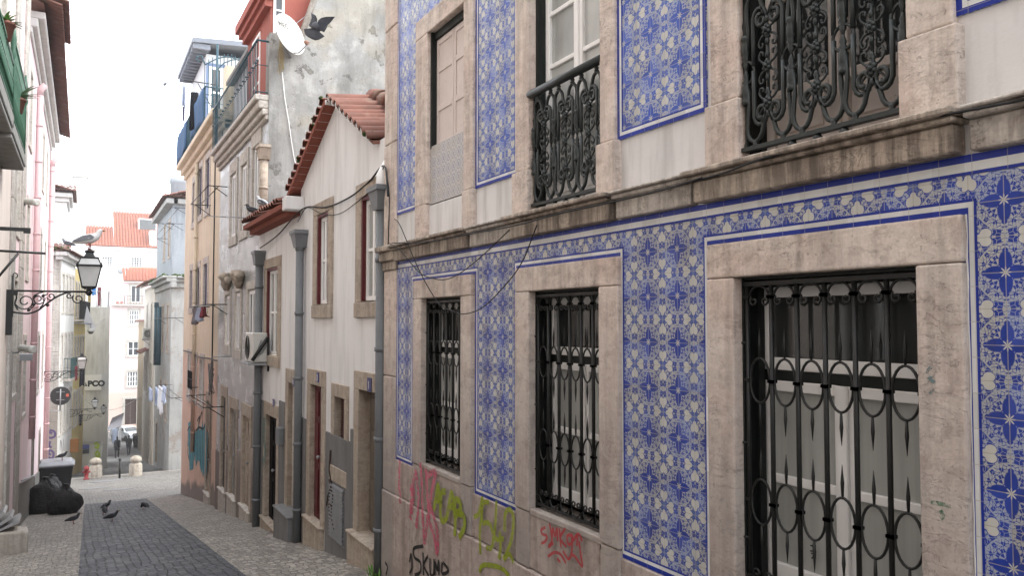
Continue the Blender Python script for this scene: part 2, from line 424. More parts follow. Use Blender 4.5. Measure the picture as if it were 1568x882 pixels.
up = MB(); up.pb(F, 6.5, 8.0, 3.2, 4.9, 0, .010); up.build('tile_field', m_tile_up, tb)

# stone: corner pilaster, cornice, dado
st = MB()
st.pb(F, 8.53, 8.945, -4, -1.92, -.2, .035); st.pb(F, 8.535, 8.935, -1.915, -.62, -.2, .025); st.pb(F, 8.53, 8.935, -.612, .585, -.2, .025)
st.pb(F, 8.54, 8.945, .87, 2.05, -.2, .03); st.pb(F, 8.54, 8.94, 2.056, 3.4, -.2, .028); st.pb(F, 8.54, 8.945, 3.406, 4.9, -.2, .03)
st.build('corner_pilaster', m_lioz, tb, bevel=.012)
cm = MB(); cm.pb(F, 8.50, 8.95, .59, .69, -.2, .045); cm.pb(F, 8.48, 8.96, .693, .80, -.2, .08); cm.pb(F, 8.46, 8.985, .80, .865, -.2, .13); cm.build('pilaster_cap', m_cornice, tb, bevel=.014, seg=2)
for a0, a1 in ((6.57, 8.45), (4.33, 5.72), (1.96, 3.5), (-.4, 1.0)):
    cm = MB(); cm.pb(F, a0, a1, .672, .79, 0, .085); cm.pb(F, a0-.02, a1+.02, .792, .815, 0, .12); cm.pb(F, a0-.035, a1+.035, .817, .847, 0, .155)
    cm.build('cornice', m_cornice, tb, bevel=.007, seg=1)
for a0, a1 in ((5.765, 6.52), (3.55, 4.28), (1.05, 1.91), (-4, -.45)):
    cp = MB(); cp.pb(F, a0, a1, .672, .795, 0, .06); cp.pb(F, a0, a1, .797, .825, 0, .10); cp.pb(F, a0, a1, .827, .845, 0, .125)
    cp.build('cornice', m_band, tb, bevel=.006, seg=1)
da = MB()
ed = [8.53, 8.0, 6.72, 6.49, 5.73, 5.5, 4.54, 4.30, 3.42, 2.0, .98, -.3, -1.6, -2.8, -4]
for a1, a0 in zip(ed, ed[1:]):
    top = LZ[0]-.005 if any(a0 < (q[0]+q[1])/2 < a1 for q in LW2) else B0-.004
    da.pb(F, a0+.002, a1-.002, -1.905, top, 0, .022); da.pb(F, a0+.003, a1-.003, -4, -1.912, 0, .05)
da.build('stone_dado', m_dado, tb, bevel=.008)

# ------------------------------------------------------------------ ground-floor windows
def bar(mb, a, z0, z1, r, d, n=8): mb.tube([F.p(a, z0, d), F.p(a, z1, d)], r, n)
def low_window(a0, a1):
    z0, z1 = LZ; jo = .205 if a1 < 4 else .225
    L = 'window'
    # white frame set back in the reveal
    D = -.15; m = MB(); e = .05
    fa0, fa1 = a0+.015, a1-.015
    zt = F.at(1240, 437, D)[1]; zA = F.at(1240, 454, D)[1]; zB = F.at(1240, 551, D)[1]; zC = F.at(1240, 570, D)[1]; zD = F.at(1240, 588, D)[1]; zE = F.at(1240, 604, D)[1]; zF_ = F.at(1240, 738, D)[1]; zG = F.at(1240, 752, D)[1]
    zb = z0+.06; mid = (fa0+fa1)/2
    m.pb(F, fa0, fa1, zA, zt, D-.05, D); m.pb(F, fa0, fa1, zC, zB, D-.05, D)
    m.pb(F, fa0, fa0+e, zB, zA, D-.05, D); m.pb(F, fa1-e, fa1, zB, zA, D-.05, D)
    for s, t in ((fa0, mid-.003), (mid+.003, fa1)):
        m.pb(F, s, s+.055, zb, zD, D-.06, D-.008); m.pb(F, t-.055, t, zb, zD, D-.06, D-.008)
        m.pb(F, s+.055, t-.055, zE, zD, D-.06, D-.008); m.pb(F, s+.055, t-.055, zb, zb+.11, D-.06, D-.008)
        m.pb(F, s+.055, t-.055, zG, zF_, D-.055, D-.014)
    m.pb(F, mid-.03, mid+.03, zb, zD, D-.007, D+.012)
    wn = m.build('window', m_wframe, tb, bevel=.004)
    k = MB(); k.pb(F, fa0, fa1, zD+.001, zC-.001, D-.07, D-.012); k.pb(F, a0, a1, zt, z1, -.24, -.21); k.pb(F, a1-.012, a1, z0, z1, -.215, -.02); k.pb(F, a1-.04, a1-.0122, z0, z1-.02, -.145, -.10); k.pb(F, a0, a0+.010, z0, z1, -.215, -.03); k.pb(F, a0, a1, z1-.012, z1, -.21, -.03)
    k.build('window_lining', m_darkwood, wn)
    g = MB(); g.pq(F, fa0, fa1, zB-.005, zA+.005, D-.03); g.build('pane', m_glass, wn)
    g = MB(); g.pq(F, fa0, fa1, zb, zD, D-.035); g.build('pane', m_glass_pale, wn)
    # surround
    s = MB(); p0 = .045
    s.pb(F, a1, a1+jo, -1.47, z1, -.24, p0); s.pb(F, a0-jo, a0, -1.47, z1, -.24, p0)
    s.pb(F, a0-jo, a1+jo, z1+.003, .430, -.24, p0)
    s.pb(F, a0-.01, a1+.01, z0-.05, z0, -.26, .03)
    s.pb(F, a1+.01, a1+jo-.002, -1.905, -1.476, 0, .040); s.pb(F, a0-jo+.002, a0-.01, -1.905, -1.476, 0, .040)
    s.build('stone_surround', m_lioz, wn, bevel=.010, seg=2)
    # wrought grille
    q = MB(); d = -.035; N = 6; sp = (a1-a0-.05)/N; xs = [a0+.025+sp*i for i in range(N+1)]
    for x in xs: bar(q, x, z0+.02, z1-.02, .0125, d, 8)
    for z in (z1-.035, z0+.035): q.pb(F, a0+.004, a1-.004, z-.011, z+.011, d-.013, d+.013)
    rows = ((F.at(1328, 597, d)[1], .118), (F.at(1328, 812, d)[1], .118))
    for i in range(N):
        c = (xs[i]+xs[i+1])/2; h = sp/2-.016
        for zc, rz in rows:
            q.tube(arc(F, c, zc, h, rz, 0, 360, 22, d)[:-1], .0068, 6, closed=True)
            for b_ in (xs[i], xs[i+1]): q.pb(F, b_-.019, b_+.019, zc-.008, zc+.008, d-.017, d+.017)
            if i < N-1 or True:
                q.tube([F.p(c, zc+rz, d), F.p(c, zc+rz+.07, d), F.p(c, zc+rz+.155, d)], [.0055, .009, .001], 6)
                q.tube([F.p(c, zc-rz, d), F.p(c, zc-rz-.07, d), F.p(c, zc-rz-.155, d)], [.0055, .009, .001], 6)
        for zz, sg in ((z1-.105, 1), (z0+.105, -1)):
            q.tube(arc(F, c, zz, h-.002, .058, 0 if sg > 0 else 180, 180 if sg > 0 else 360, 12, d), .0062, 6)
            for sd in (-1, 1):
                cx = c+sd*(h-.031)
                q.tube([F.p(cx+sd*a_*1, z_, d) for a_, z_ in [(.028*math.cos(t_)*(1-.075*k_), zz-.022*sg+sg*.028*math.sin(t_)*(1-.075*k_)) for k_, t_ in enumerate([R(55-40*j) for j in range(11)])]], .0066, 6)
                q.pb(F, xs[i]-.018 if sd < 0 else xs[i+1]-.018, xs[i]+.018 if sd < 0 else xs[i+1]+.018, zz-.008, zz+.008, d-.016, d+.016)
    for z in (z0+.3, z0+.8, z1-.35):
        for x, sg in ((a0, 1), (a1, -1)): q.tube([F.p(x-sg*.03, z, d+.03), F.p(x+sg*.03, z, d)], .008, 6)
    q.build('window_grille', m_iron, wn)
    return wn
for i, (a0, a1) in enumerate(LW2): low_window(a0, a1)
# faded sticker with two dark characters on the lower pane of the nearest window
m_ink = paint('black_ink', (.012,.012,.012), .7, .1, .2)

# ------------------------------------------------------------------ first-floor openings
def jambs(s, a0, a1, z0, z1, jl, jr, top=True, ped=1.21):
    s.pb(F, a1, a1+jl, ped, z1, -.24, .04); s.pb(F, a0-jr, a0, ped, z1, -.24, .04)
    s.pb(F, a1-.005, a1+jl+.035, .848, ped-.004, -.24, .055); s.pb(F, a0-jr-.025, a0+.03, .848, ped-.004, -.24, .055)
    if top: s.pb(F, a0-jr, a1+jl, z1+.003, z1+.2, -.24, .04)
def cast_railing(parent, a0, a1, z0, z1, d, hand=.032, units=3):
    q = MB(); W = (a1-a0)/units; r = .0125
    q.pb(F, a0-.05, a1+.05, z0, z0+.022, d-.02, d+.02)
    if hand: q.tube([F.p(a0-.04, z1, d+.02), F.p(a1+.04, z1, d+.02)], hand, 12)
    def pt(P, rad=r, n=7): q.tube([F.p(a, z, d) for a, z in P], rad, n)
    zt = z1-.05
    for k in range(units):
        c = a0+W*(k+.5); h = W*.325
        for sd in (-1, 1):
            x = c+sd*h; R0 = .062; zc = z0+.175
            # inner bar sweeping into a volute at the foot, mirrored at the head
            for fl in (1, -1):
                zz = (lambda z: z) if fl == 1 else (lambda z: z0+zt+.03-z)
                loop = [(x, (z0+zt)/2), (x, zc+.12)]
                cx = x-sd*.050
                loop += [(cx+sd*.050*math.cos(t)*(1-.043*i), zc+.01+.064*math.sin(t)*(1-.043*i)) for i, t in enumerate([-R(10+30*j) for j in range(17)])]
                pt([(a, zz(z)) for a, z in loop], r, 7)
                # outer bar: from the joint between units down to the foot
                xo = c+sd*W*.5
                ou = [(xo-sd*.014, zc+.16), (xo-sd*.018, zc+.06)]+[(c+sd*(.095+.055*math.cos(R(a_))) , z0+.12+.075*math.sin(R(a_))) for a_ in (0, -25, -50, -75, -100, -125, -150)]+[(c+sd*.028, z0+.15), (c+sd*.008, z0+.19)]
                pt([(a, zz(z)) for a, z in ou], r, 7)
                q.lathe([(.012, 0), (.02, .008), (.012, .016), (.018, .026), (.012, .04)], F.p(c+sd*.095, z0+.014 if fl == 1 else zt-.012, d), n=8)
        # centre stem with rosettes, buds and side curls
        pt([(c, z0+.30), (c, zt-.28)], .008, 6)
        zm = (z0+zt)/2
        for zz, sg in ((zm+.19, 1), (zm, 1), (zm-.19, 1)):
            for j in range(6):
                an = R(60*j+30); q.ball(F.p(c+.017*math.cos(an), zz+.021*math.sin(an), d+.008), .014, 6)
            q.ball(F.p(c, zz, d+.016), .014, 6)
            for sd in (-1, 1):
                for up in (1, -1):
                    cc = [(c+sd*.012, zz+up*.015), (c+sd*.04, zz+up*.028), (c+sd*.062, zz+up*.055), (c+sd*.052, zz+up*.083), (c+sd*.033, zz+up*.078), (c+sd*.034, zz+up*.06)]
                    pt([(v.x, v.y) for v in cat([(a, z, 0) for a, z in cc], 3)], .0062, 6)
            for up in (-1, 1): q.ball(F.p(c, zz+up*.06, d+.004), .013, 6, sc=(1, 1, 1.7))
        for zz, up in ((z0+.30, -1), (zt-.28, 1)):
            q.lathe([(.004, 0), (.016, .012), (.010, .03), (.021, .045), (.013, .07), (.004, .085)], F.p(c, zz, d), axis=(0, 0, -up*-1 if up > 0 else -1), n=8)
        # ring and finials at the joint to the next unit
        for xo in ([a0+W*(k+1)] if k < units-1 else [])+([a0] if k == 0 else [])+([a1] if k == units-1 else []):
            if a0+.02 < xo < a1-.02: q.tube(arc(F, xo, zm, W*.19, .062, 0, 360, 18, d)[:-1], .0085, 6, closed=True)
            else:
                sd = 1 if xo < (a0+a1)/2 else -1
                q.tube(arc(F, xo, zm, W*.19, .062, -90 if sd > 0 else 90, 90 if sd > 0 else 270, 10, d), .0085, 6)
            for zz, sg in ((z0+.30, 1), (zt-.27, -1)):
                q.lathe([(.022, -.05), (.026, -.03), (.018, -.02), (.024, 0), (.024, .05), (.017, .062), (.023, .075), (.012, .09), (.017, .105), (.009, .125), (.003, .16)], F.p(xo, zz, d), axis=(0, 0, sg), n=8)
    # end posts (turned)
    for x in (a0-.03, a1+.03):
        q.lathe([(.018, 0), (.024, .03), (.016, .06), (.016, .25), (.026, .27), (.016, .29), (.018, .45), (.028, .48), (.018, .51), (.016, .66), (.024, .69), (.016, .72), (.016, z1-z0)], F.p(x, z0, d-.025), n=10)
    for x in (a0+W, (a0+a1)/2, a1-W): q.lathe([(.028, 0), (.018, .02), (.026, .04), (.014, .06)], F.p(x, z0-.06, d), n=8)
    return q.build('cast_iron_railing', m_greeniron, parent)
def french_window(a0, a1, z0, z1, panelz, mf, mg, splits, D=-.10, side=.035):
    m = MB(); s0, s1 = a0+.012, a1-side; mid = (s0+s1)/2
    for a, b in ((s0, mid-.003), (mid+.003, s1)):
        m.pb(F, a, a+.055, z0, z1, D-.05, D); m.pb(F, b-.055, b, z0, z1, D-.05, D)
        for z in splits: m.pb(F, a+.055, b-.055, z-.018, z+.018, D-.045, D-.006)
        m.pb(F, a+.055, b-.055, z0, panelz, D-.045, D-.02); m.pb(F, a+.055, b-.055, panelz, panelz+.05, D-.05, D-.002)
        if panelz-z0 > .2: m.pb(F, a+.10, b-.10, z0+.12, panelz-.05, D-.046, D-.006)
    m.pb(F, mid-.022, mid+.022, z0, z1, D-.002, D+.014)
    wn = m.build('french_window', mf, tb, bevel=.005)
    g = MB(); g.pq(F, s0, s1, panelz, z1, D-.03); g.build('pane', mg, wn)
    k = MB(); k.pb(F, a1-side+.002, a1, z0, z1, D-.05, D+.03); k.pb(F, a1-.03, a1-.001, z0, z1, D+.03, -.03); k.build('window_lining', m_darkwood, wn)
    return wn
# second opening: pale panes behind a cast railing
wB = french_window(*UB, .87, 3.3, 1.10, m_wframe, m_glass_up, (F.at(900, 70, -.1)[1], F.at(900, 70, -.1)[1]+.42, F.at(900, 70, -.1)[1]-.42))
s = MB(); jambs(s, *UB, .87, 3.3, .22, .17, False); s.build('stone_surround', m_lioz, wB, bevel=.010, seg=2)
cast_railing(tb, UB[0]+.03, UB[1]-.03, .905, 1.80, .0)
wC = french_window(*UC, .87, 3.3, 1.18, m_oldwhite, m_glass, (1.72, 2.2), D=-.12, side=.04)
s = MB(); jambs(s, *UC, .87, 3.3, .22, .21, False); s.build('stone_surround', m_lioz, wC, bevel=.010, seg=2)
cast_railing(tb, UC[0]+.03, UC[1]-.03, .905, 1.80, .01)
# first opening: boarded white double leaf over a tiled breast
m = MB(); zb = F.at(690, 215, -.06)[1]
a0, a1 = UA; s1 = a1-.035; mid = (a0+s1)/2
for p_, q_ in ((a0, mid-.006), (mid+.006, s1)):
    m.pb(F, p_, q_, zb, 2.90, -.10, -.065)
    for z0, z1 in ((zb, zb+.05), (zb+.36, zb+.42), (zb+.76, zb+.82), (2.84, 2.9)): m.pb(F, p_+.04, q_-.04, z0, z1, -.066, -.055)
    m.pb(F, p_, p_+.04, zb, 2.9, -.066, -.0545); m.pb(F, q_-.04, q_, zb, 2.9, -.066, -.0545)
wA = m.build('shuttered_window', paint('peeling_cream_shutter', (.64,.56,.52), .6, .15, .3, chips=((.33,.27,.22), .8)), tb, bevel=.004)
k = MB(); k.pb(F, s1+.002, a1, zb-.02, 2.98, -.2, .0); k.pb(F, a0, s1, 2.903, 2.98, -.2, -.03); k.build('window_lining', m_darkwood, wA)
k = MB(); k.pb(F, a0, a1, 1.2, zb, -.2, -.002); k.build('tiled_breast', m_ptile, wA)
s = MB()
s.pb(F, a1, a1+.33, 1.21, 2.98, -.24, .04); s.pb(F, a0-.2, a0, 1.21, 2.98, -.24, .04); s.pb(F, a0-.2, a1+.33, 2.983, 3.19, -.24, .04)
s.pb(F, 7.62, 7.9, .848, 1.206, -.1, .05); s.pb(F, 6.5, 6.72, .848, 1.206, -.1, .05)
s.build('stone_surround', m_lioz, wA, bevel=.010, seg=2)

# ------------------------------------------------------------------ spray paint on the dado
def spray(name, col, strokes, wd, pl, d0, parent, label=None, soft=.35, cell=70):
    t = T(name+'_paint'); n = t.noise(34, 4, .7); al = n.gt(soft, .10)
    tr = t.t.nodes.new('ShaderNodeBsdfTransparent'); mx = t.t.nodes.new('ShaderNodeMixShader')
    t.t.links.new((al*.88).s, mx.inputs[0]); t.t.links.new(tr.outputs[0], mx.inputs[1]); t.t.links.new(t.b.outputs[0], mx.inputs[2]); t.t.links.new(mx.outputs[0], t.out.inputs[0])
    t.done(t.mix(n.gt(.55, .2)*.3, col, tuple(c*.7 for c in col)), .7, .2)
    mb = MB(); d = d0
    for S_ in strokes:
        P = [pl.at(x, y, d0) for x, y in S_]; P = [(v.x, v.y) for v in cat([(a, z, 0) for a, z in P], 5)] if len(P) > 2 else P
        prev = None
        for i, (a, z) in enumerate(P):
            b = P[min(i+1, len(P)-1)]; c = P[max(i-1, 0)]; tx, tz = b[0]-c[0], b[1]-c[1]; L = math.hypot(tx, tz) or 1
            nx, nz = -tz/L*wd/2, tx/L*wd/2; d += .00002
            cur = (pl.p(a+nx, z+nz, d), pl.p(a-nx, z-nz, d))
            if prev: mb.face([prev[0], prev[1], cur[1], cur[0]])
            prev = cur
        d += .0001
    return tag(mb.build(name, t.mat, parent, recalc=False), label)
def Z1(pts): return [(590+x/4.02, 690+y/4.02) for x, y in pts]
pink = [[(90,60),(85,190),(92,330)],[(150,230),(175,260),(155,420),(160,300),(185,130),(200,240),(205,310),(190,480)],[(215,75),(225,200),(230,380),(240,570),(255,470),(262,400)],[(250,110),(262,300),(270,420),(280,300),(300,190),(308,130),(250,165)],[(270,440),(300,520),(320,640),(322,500),(290,380),(262,330)]]
spray('pink_graffiti', (.62,.12,.20), [Z1(s) for s in pink], .062, F, .0535, tb, 'smeared pink sprayed scrawl', .47)
acab = [[(298,370),(312,290),(325,215),(335,300),(345,350)],[(305,310),(340,305)],[(372,255),(350,260),(338,330),(345,430),(375,420),(385,380)],[(385,380),(400,290),(412,265),(420,340),(428,410)],[(392,350),(425,345)],[(428,530),(432,420),(430,310),(460,320),(462,370),(435,390),(480,400),(488,470),(455,540)]]
spray('green_graffiti', (.27,.33,.02), [Z1(s) for s in acab], .062, F, .0545, tb, 'sprayed letters ACAB', .36)
n1542 = [[(545,410),(575,390),(598,290),(590,420),(582,500),(585,640)],[(640,320),(600,330),(598,440),(640,450),(665,530),(655,600),(620,600)],[(685,310),(680,430),(675,540),(730,545)],[(705,500),(710,600),(700,670)],[(735,500),(740,390),(770,365),(790,420),(780,540),(750,630),(730,670),(765,640),(790,690)],[(580,750),(600,710),(660,710),(720,730),(765,775)]]
spray('green_graffiti', (.27,.33,.02), [Z1(s) for s in n1542], .042, F, .0545, tb, 'sprayed digits 1542', .36)
simk = [[(985,475),(960,490),(965,515),(995,530),(985,560),(960,575)],[(1010,450),(1020,500),(1025,560),(1005,595),(1035,570)],[(1025,570),(1032,480),(1045,530),(1058,480),(1062,560)],[(1072,480),(1082,600)],[(1110,480),(1078,540),(1115,595)],[(1150,520),(1120,530),(1130,580),(1155,560),(1150,520),(1150,620),(1130,670),(1095,620)],[(1180,590),(1188,520),(1180,545)],[(1160,555),(1190,515),(1215,560)],[(1195,560),(1205,640),(1215,715),(1175,660),(1150,640)],[(1005,655),(1040,630),(1080,640),(1115,695)],[(1060,665),(1082,690)]]
spray('red_graffiti', (.42,.045,.055), [Z1(s) for s in simk], .022, F, .0545, tb, 'scribbled red tag', .34)
sku = [[(232,590),(175,605),(180,660),(215,690),(215,750),(180,770)],[(232,630),(235,770)],[(262,650),(238,710),(268,775)],[(275,665),(278,760),(298,765),(300,670)],[(305,770),(308,690),(320,740),(330,680),(330,770)],[(350,690),(350,760),(390,740),(355,690)],[(150,690),(160,640),(165,720),(150,760)],[(0,690),(15,720),(5,770)]]
spray('black_graffiti', (.012,.012,.013), [Z1(s) for s in sku], .034, F, .0565, tb, 'black sprayed tag', .22)
teal = [[(1426,562),(1420,570),(1430,574),(1422,580),(1432,586)],[(1424,590),(1428,598),(1424,604)]]
spray('teal_smear', (.16,.27,.28), teal, .016, F, .0465, tb, 'faint teal paint marks on the stone jamb', .56)
spray('green_smear', (.02,.20,.10), [[(1425,770),(1440,772),(1456,776)],[(1440,782),(1444,790),(1440,795)]], .018, F, .0465, tb, 'small green paint marks on the stone jamb', .54)
for a0, z0, z1 in ((1.957, -1.47, .43), (3.438, -1.47, .40), (4.31, -1.47, .43)):
    q = MB(); P = [F.p(a0+random.uniform(-.002, .002), z0+(z1-z0)*i/22, .013) for i in range(23)]; q.tube(P, [random.uniform(.002, .006) for _ in range(23)], 5)
    q.build('mortar_joint', m_whitefac, tb)
def strokes(name, pl, d, segs, r, m, parent):
    q = MB()
    for s_ in segs: q.tube([pl.p(*pl.at(x, y, d), d) for x, y in s_], r, 4)
    return q.build(name, m, parent)
strokes('window_sticker', F, -.155, [[(1241,836),(1249,837)],[(1245,834),(1245,844)],[(1241,844),(1250,846)],[(1242,848),(1248,849),(1243,856)],[(1248,849),(1249,856)]], .0035, m_ink, tb)
# ================================================================== shared pieces for the other houses
m_stonetrim = stone('sandstone_trim', (.46,.40,.33), (.42,.34,.27), grime=.35)
m_palestone = stone('pale_stone_trim', (.56,.53,.48), (.52,.47,.42), grime=.25)
m_redwood = paint('dark_red_wood', (.10,.014,.018), .5, .3, .35)
m_brownwood = paint('brown_wood', (.055,.030,.024), .55, .4, .3)
m_pipegrey = paint('grey_pipe_paint', (.17,.18,.19), .5, .25, .35, chips=((.10,.09,.085), .7))
m_terracotta = plaster('terracotta_tile', (.22,.105,.082), (.08,.06,.05), .6, .4, 3, .5, patch=((.26,.21,.17), .5))
m_brick = plaster('red_brick_soffit', (.25,.085,.062), (.12,.05,.04), .3, .1, 6, .3)
m_grey = plaster('grey_cement', (.20,.20,.20), (.09,.085,.08), .5, .4, 2.2, .35)
m_moss = plaster('moss', (.05,.08,.025), (.03,.04,.02), .5, .2, 8, .8)
m_cable = paint('black_cable', (.02,.02,.021), .6, .2, .3)
m_steel = paint('galvanised_steel', (.30,.31,.32), .45, .25, .5, .3)
m_browndoor = paint('weathered_brown_door', (.17,.145,.12), .6, .4, .2)
m_greydoor = paint('weathered_grey_door', (.30,.29,.27), .6, .4, .2)
m_darkvoid = paint('dark_doorway', (.012,.011,.011), .8, .2, .1)
def rect(pl, x0, x1, yt, yb, d=0):
    a = sorted((pl.a(x0, d), pl.a(x1, d))); xm = (x0+x1)/2
    return (a[0], a[1], pl.at(xm, yb, d)[1], pl.at(xm, yt, d)[1])
def win(parent, pl, r, D=-.14, fw=.045, cols=2, rows=2, mf=None, mg=None, lin=None, tr=.5, name='window'):
    a0, a1, z0, z1 = r; m = MB(); mf = mf or m_wframe; mg = mg or m_glass
    m.pb(pl, a0, a0+fw, z0, z1, D-.04, D); m.pb(pl, a1-fw, a1, z0, z1, D-.04, D)
    m.pb(pl, a0+fw, a1-fw, z0, z0+fw, D-.04, D); m.pb(pl, a0+fw, a1-fw, z1-fw, z1, D-.04, D)
    for c in range(1, cols):
        x = a0+(a1-a0)*c/cols; m.pb(pl, x-fw*.6, x+fw*.6, z0+fw, z1-fw, D-.035, D+.006)
    for k in range(1, rows):
        z = z0+(z1-z0)*k/rows; m.pb(pl, a0+fw, a1-fw, z-fw*.35, z+fw*.35, D-.03, D-.006)
    w_ = m.build(name, mf, parent)
    g = MB(); g.pq(pl, a0, a1, z0, z1, D-.025); g.build('pane', mg, w_, recalc=False)
    if lin:
        k = MB(); k.pb(pl, a1+.001, a1+.05, z0, z1, D-.05, D+.05); k.pb(pl, a0-.05, a0-.001, z0, z1, D-.05, D+.05); k.pb(pl, a0-.05, a1+.05, z1+.001, z1+.04, D-.05, D+.05); k.build('window_lining', lin, w_)
    return w_
def surround(parent, pl, r, o=.2, top=.2, bot=.2, m=None, pr=.025, name='stone_surround', bevel=.008):
    a0, a1, z0, z1 = r; s = MB()
    s.pb(pl, a0-o, a0, z0, z1, -.16, pr); s.pb(pl, a1, a1+o, z0, z1, -.16, pr); s.pb(pl, a0-o, a1+o, z1+.002, z1+top, -.16, pr)
    if bot: s.pb(pl, a0-o, a1+o, z0-bot, z0-.002, -.16, pr+.015)
    return s.build(name, m or m_stonetrim, parent, bevel=bevel)
def door(parent, pl, r, D=-.18, m=None, panels=True, name='door', split=True):
    a0, a1, z0, z1 = r; q = MB(); mid = (a0+a1)/2
    for p_, t_ in (((a0, mid-.004), (mid+.004, a1)) if split else ((a0, a1),)):
        q.pb(pl, p_, t_, z0, z1, D-.05, D)
        if panels:
            for f0, f1 in ((.05, .38), (.43, .72), (.77, .95)): q.pb(pl, p_+(t_-p_)*.2, t_-(t_-p_)*.2, z0+(z1-z0)*f0, z0+(z1-z0)*f1, D, D+.018)
    o = q.build(name, m or m_brownwood, parent, bevel=.006)
    h = MB(); h.ball(pl.p(mid-.07, z0+1.0, D+.05), .03, 8); h.tube([pl.p(mid-.07, z0+1.0, D), pl.p(mid-.07, z0+1.0, D+.05)], .012, 6); h.build('handle', m_steel, o)
    return o
def downpipe(parent, X_, Y_, ztop, zbot, m, r=.065, hopper=True, name='downpipe'):
    q = MB(); q.tube([(X_, Y_, zbot), (X_, Y_, ztop)], r, 12)
    z = zbot+.6
    while z < ztop: q.tube([(X_, Y_, z), (X_, Y_, z+.05)], r+.012, 12); z += 1.05
    o = q.build(name, m, parent)
    if hopper:
        h = MB(); w0, w1 = r+.02, .17
        h.hexa([(X_-w0,Y_-w0,ztop-.02),(X_+w0,Y_-w0,ztop-.02),(X_+w0,Y_+w0,ztop-.02),(X_-w0,Y_+w0,ztop-.02),(X_-w1*.7,Y_-w1,ztop+.2),(X_+.1,Y_-w1,ztop+.2),(X_+.1,Y_+w1,ztop+.2),(X_-w1*.7,Y_+w1,ztop+.2)])
        h.box(X_-w1*.8, X_+.1, Y_-w1*1.15, Y_+w1*1.15, ztop+.2, ztop+.26); h.build('hopper', m, o)
    return o
def tile_row(mb, P0, P1, dirv, L, r=.085, step=.2, mi=0, jit=.01):
    """barrel tiles lying side by side from P0 to P1, each running L along dirv (open scalloped ends at P)"""
    P0, P1, dv = Vector(P0), Vector(P1), Vector(dirv).normalized(); n = max(1, int((P1-P0).length/step)); al = (P1-P0).normalized(); up = al.cross(dv)
    if up.z < 0: up = -up
    k = 7; nl = max(1, int(L/.38))
    for i in range(n):
        c0 = P0.lerp(P1, (i+.5)/n)
        for j in range(nl):
            s0 = L*j/nl-.02; s1 = L*(j+1)/nl+.05; rj = r*(1+random.uniform(-.04, .04)); dz = random.uniform(-jit, jit)
            base = len(mb.v)
            for s_, rr, lift in ((s0, rj*1.06, .012), (s1, rj*.86, -.012)):
                for q in range(k):
                    an = math.pi*q/(k-1)
                    mb.v.append(tuple(c0+dv*s_+al*(rr*math.cos(an))+up*(rr*math.sin(an)*.75+lift+dz)))
                for q in range(k-1, -1, -1):
                    an = math.pi*q/(k-1); r2 = rr*.8
                    mb.v.append(tuple(c0+dv*s_+al*(r2*math.cos(an))+up*(r2*math.sin(an)*.7+lift+dz)))
            m2 = 2*k
            for q in range(m2):
                mb.f.append((base+q, base+(q+1) % m2, base+m2+(q+1) % m2, base+m2+q)); mb.m.append(mi); mb.sm.append(q not in (k-1, m2-1))
            for e in (0, m2):
                for q in range(k-1): mb.f.append((base+e+q, base+e+q+1, base+e+m2-2-q, base+e+m2-1-q)); mb.m.append(mi+1 if False else mi); mb.sm.append(False)

# ================================================================== white house with the gable
W = Pl((3.2, 0), (0, 1), (-1, 0))
wh = thing('white_house', 'white rendered house with red tiled gable, grey skirting and grey downpipes', 'house', (3.2, 12, gz(12)))
rW1 = rect(W, 486, 503, 327, 467); rW2 = rect(W, 554, 583, 297, 462); rWL = rect(W, 409, 426, 410, 545)
rD1 = rect(W, 409.5, 424, 636, 797); rD2 = rect(W, 443, 456, 597, 771); rD3 = rect(W, 478, 495, 591, 804); rSh = rect(W, 515, 530.5, 610, 718); rD4 = rect(W, 552, 579, 600, 831)
rD1 = (15.05, 16.02, -3.78, -1.78); rD2 = (13.45, 14.15, -3.2, -1.05)
m_wh2 = m_white
wall = MB()
ZT, ZL, YJ = 2.02, 1.95, 13.45
wall.wall(W, 8.955, YJ, -4.4, 2.0, [rW1, rW2, rD3, rSh, rD4], .22)
wall.wall(W, YJ, 17.05, -4.6, ZL, [rWL, rD1, rD2], .22)
wall.face([W.p(8.955, 2.0), W.p(13.45, 2.0), W.p(13.45, 2.2), W.p(11.37, 3.2), W.p(9.5, 2.24), W.p(8.955, 2.24)])
for Y_, z_ in ((17.05, ZL),): wall.face([W.p(Y_, -4.6), W.p(Y_, -4.6, -6), W.p(Y_, z_, -6), W.p(Y_, z_)])
wall.face([W.p(YJ, ZL), W.p(YJ, ZL, -6), W.p(YJ, 2.2, -6), W.p(YJ, 2.2)])
wo = wall.build('wall', m_white, wh, recalc=False)
sk = MB()
for a0, a1, zt in ((8.957, 9.24, -1.42), (10.33, 10.46, -1.42), (10.46, 11.68, -1.60), (12.84, 13.22, -1.55), (14.37, 14.83, -1.42), (16.24, 17.04, -1.55)):
    sk.pb(W, a0, a1, -4.6, zt, 0, .028)
for a0, a1, zt, z0 in ((10.46, 11.72, -2.6, -4.6),): pass
sk.build('grey_skirting', m_grey, wh)
for r, nm in ((rW1, 1), (rW2, 1), (rWL, 1)):
    ri = (r[0]+.05, r[1]-.05, r[2]+.02, r[3]-.05)
    wn = win(wh, W, ri, -.035, .055, 2, 2, lin=m_redwood, mg=m_glass_pale); surround(wn, W, r, .24, .19, .2)
for r, mm in ((rD1, m_darkvoid), (rD2, m_palestone), (rD3, m_redwood), (rD4, m_browndoor)):
    dn = door(wh, W, r, -.06 if r is not rD4 else -.14, mm); surround(dn, W, r, .2, .24, 0)
wn = MB(); a0, a1, z0, z1 = rSh
n = 26
